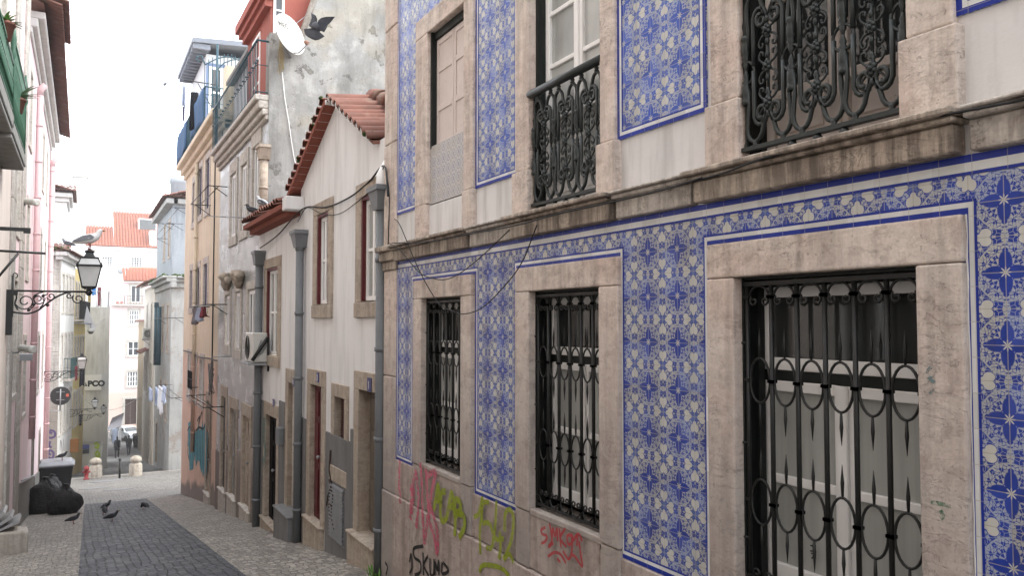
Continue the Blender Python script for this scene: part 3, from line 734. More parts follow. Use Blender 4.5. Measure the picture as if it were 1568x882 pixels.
for i in range(n):
    z = z0+.02+(z1-z0-.04)*i/n; wn.hexa([W.p(a0+.01, z, -.10), W.p(a1-.01, z, -.10), W.p(a1-.01, z, -.07), W.p(a0+.01, z, -.07), W.p(a0+.01, z+.03, -.13), W.p(a1-.01, z+.03, -.13), W.p(a1-.01, z+.034, -.10), W.p(a0+.01, z+.034, -.10)])
wn.pq(W, a0, a1, z0, z1, -.14); sh = wn.build('louvred_shutter', paint('maroon_shutter', (.085,.040,.040), .55, .2, .3), wh); surround(sh, W, rSh, .16, .19, .22)
vt = MB(); a0, a1, z0, z1 = 10.72, 11.38, -3.02, -2.22
vt.pb(W, a0-.03, a1+.03, z0-.03, z1+.03, .026, .032)
for i in range(15):
    z = z0+.01+(z1-z0-.05)*i/15; vt.hexa([W.p(a0, z, .032), W.p(a1, z, .032), W.p(a1, z, .06), W.p(a0, z, .06), W.p(a0, z+.03, .0322), W.p(a1, z+.03, .0322), W.p(a1, z+.034, .04), W.p(a0, z+.034, .04)])
vt.build('air_vent', m_pipegrey, wh)
# steps and sills at the doors
for r, dd, nm in ((rD4, .10, 1), (rD3, .07, 1), (rD2, .20, 1), (rD1, .07, 1)):
    s = MB(); s.pb(W, r[0]-.16, r[1]+.2, gz(r[0])-.6, r[2]-.005, -.2, dd); s.pb(W, r[0]-.17, r[1]+.21, r[2]-.003, r[2]+.035, -.2, dd+.02); s.build('doorstep', m_stonetrim if r is not rD2 else m_grey, wh, bevel=.01)
# number plates
def plate(parent, pl, x, y, w_, h_, txt, d):
    a, z = pl.at(x, y, d); q = MB(); q.pb(pl, a-w_/2, a+w_/2, z-h_/2, z+h_/2, d-.01, d)
    o = q.build('number_plate', paint('blue_enamel', (.02,.03,.16), .3, .1, .5), parent)
    text(txt, pl, a+ (w_*.33), z-h_*.33, h_*.62, d+.002, m_wframe, o, 'number')
def text(s_, pl, a, z, size, d, m, parent=None, name='lettering', flip=-1, bold=0, sx=1):
    cu = bpy.data.curves.new(name, 'FONT'); cu.body = s_; cu.size = size*1.35; cu.extrude = .001; cu.offset = bold
    tmp = bpy.data.objects.new(name, cu); C.objects.link(tmp); dg = bpy.context.evaluated_depsgraph_get()
    me = bpy.data.meshes.new_from_object(tmp.evaluated_get(dg)); C.objects.unlink(tmp); bpy.data.objects.remove(tmp)
    L = wloc(parent) if parent else Vector()
    for v in me.vertices:
        v.co = Vector(pl.p(a+flip*v.co.x*sx, z+v.co.y, d+v.co.z))-L
    me.materials.clear(); me.materials.append(m); o = bpy.data.objects.new(name, me); C.objects.link(o); o.parent = parent; return o
plate(wh, W, 565, 589, .15, .17, '1', .035)
plate(wh, W, 486, 578, .12, .15, '3', .035); plate(wh, W, 449, 585, .12, .14, '5', .035); plate(wh, W, 418, 617, .12, .14, '7', .035)
# roof
rf = MB()
A = Vector((3.06, 11.37, 3.24)); B = Vector((3.06, 9.42, 2.24))
tile_row(rf, A, B, (1, 0, .16), .72, .095, .205)
rf.hexa([tuple(A+Vector((.05,0,-.06))), tuple(B+Vector((.05,0,-.06))), tuple(B+Vector((.85,0,.07))), tuple(A+Vector((.85,0,.07))), tuple(A+Vector((.05,0,-.02))), tuple(B+Vector((.05,0,-.02))), tuple(B+Vector((.85,0,.1))), tuple(A+Vector((.85,0,.1)))])
h0, h1 = Vector((3.78, 11.45, 3.37)), Vector((3.86, 9.0, 2.45))
for i in range(7):
    a = h0.lerp(h1, i/7); b = h0.lerp(h1, (i+1.25)/7); rf.tube([a, b], [.12, .155], 10)
rf.face([(3.8,11.4,3.25),(3.85,9.0,2.3),(8,9.0,2.0),(8,11.4,2.6)]); rf.face([(3.06,11.37,3.2),(8,11.37,2.6),(8,13.8,1.6),(3.06,13.75,2.17)])
tile_row(rf, (3.03, 13.78, 2.20), (3.03, 11.42, 3.24), (1, 0, .1), .6, .08, .2)
ro = rf.build('roof', m_terracotta, wh, recalc=False)
vb = MB(); p0, p1 = Vector((3.03, 13.78, 2.10)), Vector((3.03, 11.40, 3.17)); n = 13
for i in range(n):
    a = p0.lerp(p1, (i+.04)/n); b = p0.lerp(p1, (i+.93)/n); vb.hexa([(3.03,a.y,a.z-.03),(3.23,a.y,a.z-.03),(3.23,b.y,b.z-.03),(3.03,b.y,b.z-.03),(3.03,a.y,a.z+.05),(3.23,a.y,a.z+.05),(3.23,b.y,b.z+.05),(3.03,b.y,b.z+.05)])
vb.build('brick_verge', m_brick, ro)
vb = MB(); vb.hexa([(3.045,p0.y,p0.z-.02),(3.225,p0.y,p0.z-.02),(3.225,p1.y,p1.z-.02),(3.045,p1.y,p1.z-.02),(3.045,p0.y,p0.z+.04),(3.225,p0.y,p0.z+.04),(3.225,p1.y,p1.z+.04),(3.045,p1.y,p1.z+.04)])
for i in range(10):
    c_ = A.lerp(B, (i+.5)/10); vb.tube([c_+Vector((.0, 0, .015)), c_+Vector((.03, 0, .02))], .058, 10)
vb.build('lime_mortar', m_white, ro)
mo = MB()
for i in range(9):
    t = random.random(); q = p0.lerp(p1, .2+.78*t); mo.ball((q.x-.02+random.uniform(-.04,.04), q.y+random.uniform(-.05,.05), q.z+.13), random.uniform(.012,.032), 6, rough=.5, seed=i)
for i in range(6): mo.ball((3.05+random.uniform(0,.2), 9.45+random.uniform(-.1,.12), 2.33), random.uniform(.02,.045), 6, rough=.5, seed=i)
mo.build('moss', m_moss, ro)
ev = MB(); tile_row(ev, (2.86, 16.95, 2.0), (2.86, 13.5, 2.0), (1, 0, .32), 2.2, .085, .2)
ev.face([(2.9,17,1.97),(2.9,13.45,1.97),(5,13.45,2.6),(5,17,2.6)])
eo = ev.build('eave_roof', m_terracotta, wh, recalc=False)
ev = MB(); ev.box(2.87, 3.2, 13.5, 16.98, 1.87, 1.955); ev.box(3.0, 3.2, 13.5, 16.98, 1.78, 1.868); ev.build('eave_soffit', m_brick, eo)
ev = MB(); ev.box(2.9, 3.199, 13.2, 13.49, 1.84, 2.06); ev.build('gutter_end', m_white, eo, bevel=.01)
px1 = W.at(584, 493, .09)[0]
downpipe(wh, 3.11, px1, W.at(584, 320, .09)[1], gz(px1)-.1, m_pipegrey, .07)
q = MB(); zt = W.at(584, 283, .09)[1]; q.tube([(3.11, px1, zt-.12), (3.12, px1, zt+.1), (3.2, px1-.03, zt+.28), (3.4, px1-.05, zt+.33)], .085, 10); q.build('gutter_outlet', m_wframe, wh)
p2_ = W.at(458, 493, .09)[0]; downpipe(wh, 3.11, p2_, W.at(458, 378, .09)[1], gz(p2_)-.1, m_pipegrey, .065)
p3_ = W.at(396, 493, .09)[0]; downpipe(wh, 3.11, p3_, W.at(396, 405, .09)[1], gz(p3_)-.1, m_pipegrey, .075)
# scribble on the iron door, green smear beside it
sc = [[(413,770),(415,735),(418,770),(420,728),(423,765),(419,785),(414,755)],[(416,720),(418,745)]]
spray('white_graffiti', (.5,.5,.5), sc, .035, W, -.175, wh, soft=.3)
spray('teal_graffiti', (.12,.30,.28), [[(405,640),(404,670),(406,690),(403,712)]], .18, W, .031, wh, soft=.5)
# dead creeper on the skirting
cr = MB()
for s_ in ([(506,690),(504,720),(508,745),(503,770),(506,800)],[(504,735),(510,760),(507,790),(512,815)],[(508,745),(502,760),(500,775)],[(503,770),(511,780)]):
    cr.tube([W.p(*W.at(x, y, .045), .045) for x, y in s_], [.014-.002*i for i in range(len(s_))], 5)
tag(cr.build('creeper', m_brownwood), 'leafless dark creeper climbing the grey skirting beside the vent', 'plant')

# air conditioner on brackets
ac = thing('air_conditioner', 'white air conditioner on a bracket under the window of the white house', 'air conditioner', (3.2, 16.3, -.8))
m_acw = paint('off_white_metal', (.60,.59,.55), .45, .2, .4); m_acg = paint('dark_grille', (.05,.05,.05), .6, .2, .2)
q = MB(); q.box(2.9, 3.17, 15.9, 16.72, -.78, -.21); q.build('casing', m_acw, ac, bevel=.015)
q = MB()
for k in range(9): q.tube([(2.893, 16.44+(.03+.025*k)*math.cos(R(t)), -.5+(.03+.025*k)*math.sin(R(t))) for t in range(0, 360, 20)], .005, 4, closed=True)
q.build('fan_grille', m_acg, ac)
q = MB(); q.box(2.8, 3.2, 15.86, 16.76, -.83, -.79); q.build('shelf', m_steel, ac)
q = MB(); q.tube([(3.17, 15.85, -.3), (2.88, 15.85, -.74)], .035, 6); q.tube([(3.18, 15.86, -.3), (3.18, 15.86, -.95)], .02, 6); q.build('bracket', m_iron, ac)
q = MB(); q.tube(cat([(3.05, 15.88, -.35), (3.0, 15.87, -.5), (3.03, 15.87, -.62), (3.12, 15.88, -.5), (3.18, 15.88, -.4)]), .012, 5); q.build('hose', m_steel, ac)
# meter box by the door
q = MB(); a, z = W.at(432, 668, .04); q.pb(W, a-.13, a+.13, z-.15, z+.15, .03, .13); tag(q.build('meter_box', m_pipegrey, bevel=.01), 'small grey meter box beside the iron door', 'meter box')

# ================================================================== grey-tiled house with terrace
def greytile():
    t = T('grey_glazed_tile'); x, y, z = t.xyz(); row = (z/.2).floor(); a = (((y+row*.1*0+(row.mod(2))*.16)/.32).mod(1)-.5).abs(); b = ((z/.2).mod(1)-.5).abs()
    g = a.gt(.488, .006).max(b.gt(.48, .01)); rnd = t.white(t.vec(((y+(row.mod(2))*.16)/.32).floor(), row, 0)); n = t.noise(1.2, 5, .65)
    c = t.mix(rnd*.5, (.30,.31,.30), (.40,.41,.39)); c = t.mix(n.gt(.52, .12)*.6, c, (.17,.18,.17)); c = t.mix(g*.6, c, (.12,.12,.115))
    c = t.mix(t.mr(z+n, -.4, -2.2)*.7, c, (.17,.165,.16))
    t.bump(g*-1+rnd*.5, .4, .004); return t.done(c, t.mr(rnd, 0, 1, .25, .42), .5)
m_gtile = greytile()
def oldwall():
    t = T('weathered_grey_plaster'); a = t.noise(.75, 7, .66, dist=.7); b = t.noise(2.6, 6, .7); f = t.noise(26, 4, .65); st = t.noise(1.8, 5, .65, st=(1, 1, .22)); z = t.xyz()[2]
    c = t.mix(a.gt(.5, .10), (.38,.375,.36), (.27,.268,.255)); c = t.mix(b.gt(.58, .05)*.6, c, (.46,.455,.44))
    c = t.mix((a*.6+b*.4).lt(.435, .012)*.9, c, (.19,.182,.165)); e = ((a*.6+b*.4)-.437).abs().lt(.006, .005); c = t.mix(e*.6, c, (.13,.12,.105))
    c = t.mix(t.noise(.9, 3, .5).gt(.62, .04)*.35, c, (.36,.315,.23)); c = t.mix(st.gt(.56, .10)*.7, c, (.15,.148,.14)); c = t.mix(f.gt(.64, .03)*.5, c, (.12,.115,.105))
    t.bump(a*.6+b*.6+f*.3-e, .6, .02); return t.done(c, .92, .15)
m_gplaster = oldwall()
m_offw = plaster('pale_attic_render', (.60,.61,.62), amt=.2, streak=.2)
m_redwall = plaster('brick_red_render', (.36,.12,.095), amt=.2, streak=.1)
G = Pl((3.2, 0), (0, 1), (-1, 0)); GY = 16.2
gh = thing('grey_tiled_house', 'tall grey glazed-tile house with a railed terrace and red attic', 'house', (3.2, 19, gz(19)))
gw = [rect(G, 351, 359.5, 268, 364), rect(G, 367, 376, 254, 353), rect(G, 384.5, 395, 226, 345), rect(G, 345.5, 352.5, 452, 529), rect(G, 360.5, 368.5, 447, 535), rect(G, 379.5, 391.5, 443, 520)]
gd = [rect(G, 342, 348.5, 609, 757), rect(G, 355.5, 364.5, 628, 768), rect(G, 375, 386, 640, 785)]
YE = 22.45
wl = MB(); wl.wall(G, 17.06, YE, -5.6, 4.3, gw[:6]+gd, .2); wl.wall(G, GY, 17.06, 1.9, 4.3, [], .2)
wl.face([G.p(YE, -5.6), G.p(YE, -5.6, -7), G.p(YE, 4.3, -7), G.p(YE, 4.3)])
wl.build('street_wall', m_gtile, gh, recalc=False)
sd = Pl((0, GY), (1, 0), (0, -1))
wl = MB(); zz = 5.78
wl.face([sd.p(3.2, 1.0), sd.p(10, 1.0), sd.p(10, 8.4), sd.p(4.62, 8.4), sd.p(3.83, zz), sd.p(3.2, zz)])
wl.face([(3.2,GY,zz),(3.83,GY,zz),(3.83,GY+.35,zz),(3.2,GY+.35,zz)]); wl.face([(3.2,GY,4.3),(3.2,GY,zz),(3.2,GY+.35,zz),(3.2,GY+.35,4.3)]); wl.face([(3.2,GY+.35,4.3),(3.83,GY+.35,4.3),(3.83,GY+.35,zz),(3.2,GY+.35,zz)])
wl.build('side_wall', m_gplaster, gh, recalc=False)
q = MB(); q.tube([(3.81, GY-.015, zz), (4.64, GY-.015, 8.4)], .06, 6); q.build('verge_trim', m_palestone, gh)
q = MB(); q.box(3.25, 6.5, GY+.2, 18.9, 4.45, 6.9)
rdo = q.build('red_attic', m_redwall, gh)
q = MB(); q.box(3.12, 3.26, GY+.1, 18.9, 6.35, 6.48); q.box(3.05, 3.28, GY+.05, 19, 6.48, 6.6); q.box(2.98, 3.3, GY, 19.05, 6.6, 6.78); q.build('attic_cornice', m_redwall, rdo)
q = MB(); q.pb(sd, 3.42, 3.8, 5.8, 7.4, -.1, .02);  # side light
q = MB(); q.box(3.5, 6.5, 18.91, YE-.1, 4.45, 6.35); wo_ = q.build('rear_attic', m_offw, gh)
q = MB(); q.hexa([(3.3,18.92,6.35),(6.5,18.92,6.5),(6.5,YE,6.5),(3.3,YE,6.35),(3.3,18.92,6.45),(6.5,18.92,7.3),(6.5,YE,7.3),(3.3,YE,6.45)]); q.build('rear_roof', m_grey, wo_)
for i, (y0, y1) in enumerate(((17.4, 18.3),)):
    win(rdo, Pl((3.25, 0), (0, 1), (-1, 0)), (y0, y1, 4.6, 6.2), .02, .06, 2, 3)
sdr = Pl((0, GY+.2), (1, 0), (0, -1))
wn = win(rdo, sdr, (3.30, 3.52, 5.75, 6.9), .03, .05, 1, 2); 
# cornice and terrace slab
q = MB()
for z0, z1, d in ((4.02, 4.12, .06), (4.12, 4.24, .13), (4.24, 4.40, .2), (4.40, 4.52, .27)): q.pb(G, GY+.02, YE, z0+.001, z1, -.3, d)
q.build('cornice', m_palestone, gh, bevel=.02)
def simple_rail(parent, P, z0, z1, m, step=.13, r=.011, name='railing', mid=True, kn=True):
    q = MB()
    for a, b in zip(P, P[1:]):
        a = Vector((*a, 0)); b = Vector((*b, 0)); L = (b-a).length; n = max(1, int(L/step))
        for z, rr in ((z1, .022), (z0+.06, .014))+(((z0+.55*(z1-z0), .008),) if mid else ()): q.tube([(a.x, a.y, z), (b.x, b.y, z)], rr, 5)
        for i in range(n+1):
            c = a.lerp(b, i/n); q.tube([(c.x, c.y, z0), (c.x, c.y, z1)], r, 4)
            if kn and i % 2: q.ball((c.x, c.y, z0+.62*(z1-z0)), .026, 5)
    return q.build(name, m, parent)
m_bluerail = paint('dark_blue_iron', (.025,.075,.10), .5, .3, .4)
simple_rail(gh, [(3.28, GY+.1), (2.98, GY+.1), (2.98, YE-.05)], 4.52, 5.62, m_bluerail, .17, .009, 'terrace_railing')
q = MB(); q.tube([(3.05, 22.3, 4.52), (3.05, 22.3, 7.4)], .03, 6)
q.tube([(3.05, 22.3, 6.6)]+[(3.05+.75*(1-math.cos(R(t))), 22.3, 6.6+.5*math.sin(R(t))) for t in range(20, 100, 20)], .015, 5); q.build('terrace_post', m_bluerail, gh)
for i, r in enumerate(gw):
    wn = win(gh, G, (r[0]+.04, r[1]-.04, r[2]+.02, r[3]-.03), -.02, .07, 2, 1, mg=m_glass); surround(wn, G, r, .16, .3 if i < 3 else .18, .22, m_palestone)
for i, r in enumerate(gd):
    dn = door(gh, G, r, -.05, (m_iron, m_greydoor, m_stonetrim)[i]); surround(dn, G, r, .18, .28, 0)
    s = MB(); s.pb(G, r[0]-.15, r[1]+.15, gz(r[1])-.5, r[2]-.004, -.2, .05); s.pb(G, r[0]-.16, r[1]+.16, r[2]-.003, r[2]+.04, -.2, .08); s.build('doorstep', m_palestone, gh, bevel=.01)
dd = MB()
for a0, a1 in ((17.06, gd[2][0]-.19), (gd[2][1]+.19, gd[1][0]-.19), (gd[1][1]+.19, gd[0][0]-.19), (gd[0][1]+.19, YE)): dd.pb(G, a0, a1, -5.6, gz((a0+a1)/2)+1.5, 0, .02)
dd.build('stained_dado', m_dado, gh)
downpipe(gh, 3.10, G.at(404, 300, .09)[0]-.03, 3.2, 2.0, m_stonetrim, .08)
for x, y in ((345, 428), (364, 423)):        # carved stone brackets with dry plants
    a, z = G.at(x, y, .12); q = MB()
    for k in range(7): q.ball(G.p(a+random.uniform(-.25, .25), z+random.uniform(-.1, .08), .1+random.uniform(-.04, .08)), random.uniform(.07, .12), 7, rough=.6, seed=k)
    q.lathe([(.16, .12), (.2, .05), (.12, -.05), (.14, -.12), (.05, -.28)], G.p(a, z, .1), n=9); q.build('carved_bracket', m_stonetrim, gh)
q = MB()
for x0, x1, y in ((372, 392, 334), (333, 357, 332), (345, 362, 546)): 
    a, z = G.at((x0+x1)/2, y, .02); q.tube([G.p(a, z, 0), G.p(a, z, .45)], .012, 5)
q.build('line_bracket', m_steel, gh)

# satellite dish on the side wall
sdh = thing('satellite_dish', 'white oval satellite dish on the grey plaster wall', 'satellite dish', (3.6, GY-.3, 5.7))
c = sd.at(444, 52, .35); cx, cz = c; yy = GY-.35
nrm = (CR*.86+CU*.27-CF*.43).normalized(); 
u_ = Vector((0, 0, 1)); u_ = (u_-nrm*u_.dot(nrm)).normalized(); v_ = nrm.cross(u_); v_ = v_ if v_.dot(CR) > 0 else -v_; cc = Vector((cx, yy, cz))
q = MB(); RU, RV, ring = .43, .41, 7
prev = None
for k in range(ring+1):
    f_ = k/ring; row = [tuple(cc+u_*(RU*f_*math.sin(R(t)))+v_*(RV*f_*math.cos(R(t)))+nrm*(.09*f_*f_-.09)) for t in range(0, 360, 15)]
    if prev:
        for j in range(24): q.face([prev[j], prev[(j+1) % 24], row[(j+1) % 24], row[j]], 0, True)
    prev = row
o = q.build('reflector', m_acw, sdh, recalc=False)
bm = bmesh.new(); bm.from_mesh(o.data); bmesh.ops.remove_doubles(bm, verts=bm.verts, dist=1e-3); bmesh.ops.recalc_face_normals(bm, faces=bm.faces); bm.to_mesh(o.data); bm.free()
sm = o.modifiers.new('thick', 'SOLIDIFY'); sm.thickness = .012
q = MB(); low = cc-u_*RU*.93+nrm*.0; tip = Vector((*[sd.p(*sd.at(472, 66, .75), .75)][0],)); q.tube([tuple(low), tuple(low-u_*.05+nrm*.12), tuple(tip)], .014, 6); q.tube([tuple(cc+u_*.38), tuple(cc-nrm*.1+u_*.1), (3.9, GY, cz+.55)], .008, 5); q.build('feed_arm', m_steel, sdh)
q = MB(); q.lathe([(.035, 0), (.045, .05), (.03, .1)], tuple(tip), axis=tuple((cc-tip).normalized()), n=8); q.build('receiver', paint('rusty_plastic', (.30,.16,.11), .6, .3), sdh)
q = MB(); q.tube([tuple(cc-nrm*.1), tuple(cc-nrm*.22-u_*.1), (cx+.1, GY, cz-.35)], .025, 6); q.build('wall_mount', m_steel, sdh)
dp = Pl((0, 0), (1, 0), (0, -1))
class Obl:                                   # little oblique frame for the dish lettering
    def p(s, a, z, d): return tuple(cc+v_*a+u_*z+nrm*(d))
text('MEO', Obl(), -.26, .12, .10, -.015, m_ink, sdh, 'lettering', flip=1)
# tuft of dry rope and cable below the dish
q = MB()
for k in range(16):
    a = sd.at(430+random.uniform(-2, 2), 62, .05); b = sd.at(432+random.uniform(-7, 7), 100+random.uniform(-8, 14), .05)
    q.tube(cat([sd.p(a[0], a[1], .05), sd.p((a[0]+b[0])/2+random.uniform(-.04, .04), (a[1]+b[1])/2, .10), sd.p(b[0], b[1], .06)], 3), .008, 4)
tag(q.build('dry_straw', paint('straw', (.34,.28,.17), .8, .3)), 'hanging bunch of dry straw under the satellite dish', 'dry plant')
q = MB(); q.tube([sd.p(*sd.at(x, y, .02), .02) for x, y in ((432, 110), (436, 150), (442, 185), (446, 215), (450, 240), (455, 262), (457, 290))], .009, 5); tag(q.build('aerial_cable', m_wframe), 'thin white cable running down the grey plaster wall', 'cable')

# ================================================================== cream house
K = Pl((3.3, 0), (0, 1), (-1, 0)); KY0, KY1 = 22.47, 31.6
def creamwall():
    t = T('cream_and_salmon_render'); z = t.xyz()[2]; n = t.noise(1.3, 5, .6); f = t.noise(9, 4, .6); st = t.noise(3, 4, .6, st=(1.5, 1.5, .2))
    c = t.mix(t.mr(z, -1.35, -1.05), (.70,.50,.39), (.70,.61,.46))
    c = t.mix(n.gt(.55, .2)*.3, c, (.42,.33,.26)); c = t.mix(st.gt(.58, .1)*.25, c, (.28,.22,.18))
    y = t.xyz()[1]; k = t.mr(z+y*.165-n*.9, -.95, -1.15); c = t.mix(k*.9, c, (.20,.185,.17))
    t.bump(n+f*.4, .3, .01); return t.done(c, .9, .2)
m_cream = creamwall()
ch = thing('cream_house', 'cream house turning salmon pink below, with a roof terrace', 'house', (3.3, 27, gz(27)))
kw = [rect(K, *q) for q in ((292.5, 296, 284, 343), (301.5, 306.5, 262, 332), (312, 318, 248, 323), (290.5, 294, 415, 472), (300.5, 305, 411, 471), (311.5, 317, 405, 469), (289.5, 293, 545, 607), (298.5, 302.5, 549, 611), (308.5, 313, 553, 618))]
kd = [rect(K, 319.5, 325.5, 616, 764)]
wl = MB(); wl.wall(K, KY0, KY1, -7, 5.45, kw+kd, .2); wl.face([K.p(KY0, 4, 0), K.p(KY0, 4, -7), K.p(KY0, 5.45, -7), K.p(KY0, 5.45, 0)]); wl.face([K.p(KY1, -8, 0), K.p(KY1, -8, -8), K.p(KY1, 5.45, -8), K.p(KY1, 5.45, 0)])
wl.build('wall', m_cream, ch, recalc=False)
q = MB()
for z0, z1, d in ((5.2, 5.36, .08), (5.36, 5.55, .2), (5.55, 5.72, .35)): q.pb(K, KY0, KY1, z0+.001, z1, -8 if z0 > 5.5 else -.2, d)
q.build('cornice', m_cream, ch, bevel=.02)
m_lilac = paint('lilac_frame', (.10,.09,.17), .5, .2)
for i, r in enumerate(kw):
    wn = win(ch, K, (r[0]+.03, r[1]-.03, r[2], r[3]), -.03, .06, 2, 2 if i > 5 else 1, mf=m_lilac if i < 6 else m_wframe, mg=m_glass); surround(wn, K, r, .17, .22, .2, m_palestone)
r = kd[0]; dn = door(ch, K, r, -.04, m_stonetrim); surround(dn, K, r, .2, .25, 0)
s = MB(); s.pb(K, r[0]-.15, r[1]+.15, gz(r[1])-.4, r[2]-.004, -.2, .05); s.pb(K, r[0]-.16, r[1]+.16, r[2]-.003, r[2]+.04, -.2, .08); s.build('doorstep', m_palestone, ch)
kp = K.at(299, 400, .08)[0]; downpipe(ch, 3.22, kp, 5.2, gz(kp)+1.5, m_cream, .06, False)
for x, rr in ((327, .018), (337, .018)):
    a = K.at(x, 400, .02)[0]; q = MB(); q.tube([K.p(a, 5.2, .02), K.p(a, -4 if rr < .02 else -6, .02)], rr, 5); q.build('wall_cable', m_cable if rr < .02 else m_cream, ch)
tg = [[(288,662),(296,658),(289,675),(297,672),(290,690),(297,688),(290,705),(296,704)],[(301,662),(300,700),(304,664),(304,706)],[(306,660),(308,710),(310,660),(311,716),(313,662),(314,722),(316,660)]]
spray('turquoise_graffiti', (.08,.30,.35), tg, .62, K, .012, ch, soft=.24)
spray('black_graffiti', (.02,.02,.022), [[(288,661),(287,690),(290,706)],[(292,660),(291,704)],[(295,658),(295,700)],[(302,662),(302,704)],[(306,658),(307,712)],[(310,657),(311,718)],[(287,660),(290,655),(297,657),(298,705)],[(300,660),(305,655),(311,657),(316,653),(317,722)],[(302,645),(306,638),(304,650),(309,632),(310,648)]], .07, K, .016, ch, soft=.3)
# attic on the terrace
m_attic = plaster('bluish_white_render', (.66,.68,.70), amt=.15, streak=.15)
q = MB(); q.box(3.42, 8, 27.5, 31.2, 5.72, 8.75); ato = q.build('attic', m_attic, ch)
q = MB(); q.hexa([(2.95,27.1,8.95),(8.2,27.1,9.3),(8.2,31.6,9.3),(2.95,31.6,8.95),(2.95,27.1,9.1),(8.2,27.1,9.5),(8.2,31.6,9.5),(2.95,31.6,9.1)]); 
for i in range(12): q.box(2.98, 3.5, 27.15+i*.37, 27.3+i*.37, 8.78, 8.95)
q.build('attic_roof', paint('grey_roofing', (.22,.24,.28), .7, .3), ato)
aP = Pl((0, 27.5), (1, 0), (0, -1)); m_bluetrim = paint('blue_trim', (.16,.22,.36), .5, .2)
dn = win(ato, aP, (3.5, 3.95, 5.8, 8.35), .04, .09, 1, 3, mf=m_wframe, mg=m_glass)
s = MB(); s.pb(aP, 3.42, 3.499, 5.8, 8.45, .01, .05); s.pb(aP, 3.951, 4.03, 5.8, 8.45, .01, .05); s.pb(aP, 3.5, 3.95, 8.351, 8.45, .01, .05); s.build('blue_surround', m_bluetrim, dn)
win(ato, Pl((3.42, 0), (0, 1), (-1, 0)), (28.6, 29.5, 6.2, 7.8), .03, .07, 2, 2, mf=m_bluetrim)
simple_rail(ch, [(3.6, 24.2), (3.0, 24.2), (3.0, KY1), (3.3, KY1)], 5.72, 6.75, m_bluerail, .16, .012, 'terrace_railing', kn=False)
q = MB()
for k in range(14):
    x = 3.15+k*.11; q.tube([(x, 25.6, 5.72), (x, 25.6, 7.9+.35*math.sin(k/13*math.pi))], .012, 4)
q.tube([(3.15+.11*k, 25.6, 7.8+.35*math.sin(k/13*math.pi)) for k in range(14)], .02, 5); q.tube([(3.15, 25.6, 6.9), (4.6, 25.6, 6.9)], .015, 4)
q.tube(cat([(3.15, 25.6, 7.8), (3.05, 25.6, 8.05), (2.92, 25.6, 7.98), (2.98, 25.6, 7.85)]), .02, 5); q.build('terrace_gate', m_bluerail, ch)
q = MB(); q.box(3.33, 3.9, 22.75, 23.1, 5.72, 7.0); q.build('terrace_pier', m_cream, ch)
def cloth(name, pts_top, drop, m, label, cat_, group=None, wav=.05, n=10, rows=7, taper=0, depth=(0, 1, 0), parent=None):
    """hanging cloth between two points"""
    A, B = Vector(pts_top[0]), Vector(pts_top[1]); q = MB(); dv = Vector(depth); ph = random.random()*6
    def P(i, j):
        s_ = i/n; f_ = j/rows; c = A.lerp(B, s_*(1-taper*f_)+taper*f_*.5)
        return tuple(c+Vector((0, 0, -drop*f_*(1+.06*math.sin(s_*5+ph))))+dv*(wav*f_*math.sin(s_*9+ph)+wav*.5*math.sin(s_*21+ph*2+f_*2)))
    for i in range(n):
        for j in range(rows): q.face([P(i, j), P(i+1, j), P(i+1, j+1), P(i, j+1)], 0, True)
    o = q.build(name, m, parent, recalc=False); 
    bm = bmesh.new(); bm.from_mesh(o.data); bmesh.ops.remove_doubles(bm, verts=bm.verts, dist=1e-4); bm.to_mesh(o.data); bm.free()
    sm = o.modifiers.new('thick', 'SOLIDIFY'); sm.thickness = .006
    if cat_: tag(o, label, cat_, group)
    return o
def fabric(name, col): return plaster(name, col, tuple(c*.6 for c in col), .25, .1, 4, .3)
m_bluecl = fabric('blue_cloth', (.06,.12,.22)); m_blackcl = fabric('black_cloth', (.014,.015,.02)); m_whitecl = fabric('white_cloth', (.6,.6,.62)); m_palebl = fabric('pale_blue_cloth', (.38,.43,.55)); m_redcl = fabric('red_cloth', (.22,.05,.06)); m_greycl = fabric('grey_cloth', (.2,.19,.2))
cloth('blue_screen', ((2.96, 24.3, 6.75), (2.96, 27.2, 6.75)), .95, m_bluecl, 'blue fabric screen nearest on the cream house terrace railing', 'screen cloth', wav=.03, depth=(1, 0, 0))
cloth('blue_screen', ((2.96, 28.6, 6.75), (2.96, 31.5, 6.75)), 1.0, m_bluecl, 'blue fabric screen at the far end of the cream house terrace', 'screen cloth', wav=.03, depth=(1, 0, 0))
# ================================================================== left side of the street
L = Pl((-1.3, 0), (0, 1), (1, 0))
m_pink = plaster('pink_render', (.80,.64,.66), amt=.2, streak=.2, blot=.8, low=(-4.6, -6.4, (.26,.235,.22)))
m_peach = plaster('peach_render', (.60,.53,.48), amt=.2, streak=.2, low=(-2.5, -4.2, (.3,.26,.23)))
m_quoin = stone('worn_pale_stone', (.50,.48,.44), (.45,.41,.37), grime=.5, low=(-2, -4.4, (.24,.21,.18)))
m_pinkpipe = paint('pink_pipe_paint', (.62,.44,.45), .5, .2, .3)
m_offwhite = plaster('offwhite_moulding', (.62,.60,.58), amt=.15, streak=.2)
nh = thing('peach_house', 'peach house at left with green railed balconies', 'house', (-1.3, 14, gz(14)))
q = MB(); nw = [(y0, y0+1.1, z, z+h) for y0 in (-5, -1.5, 2, 5.5, 9, 12.2, 15.6) for z, h in ((-2.2, 2.6), (3.7, 2.3), (7.4, 1.8))]
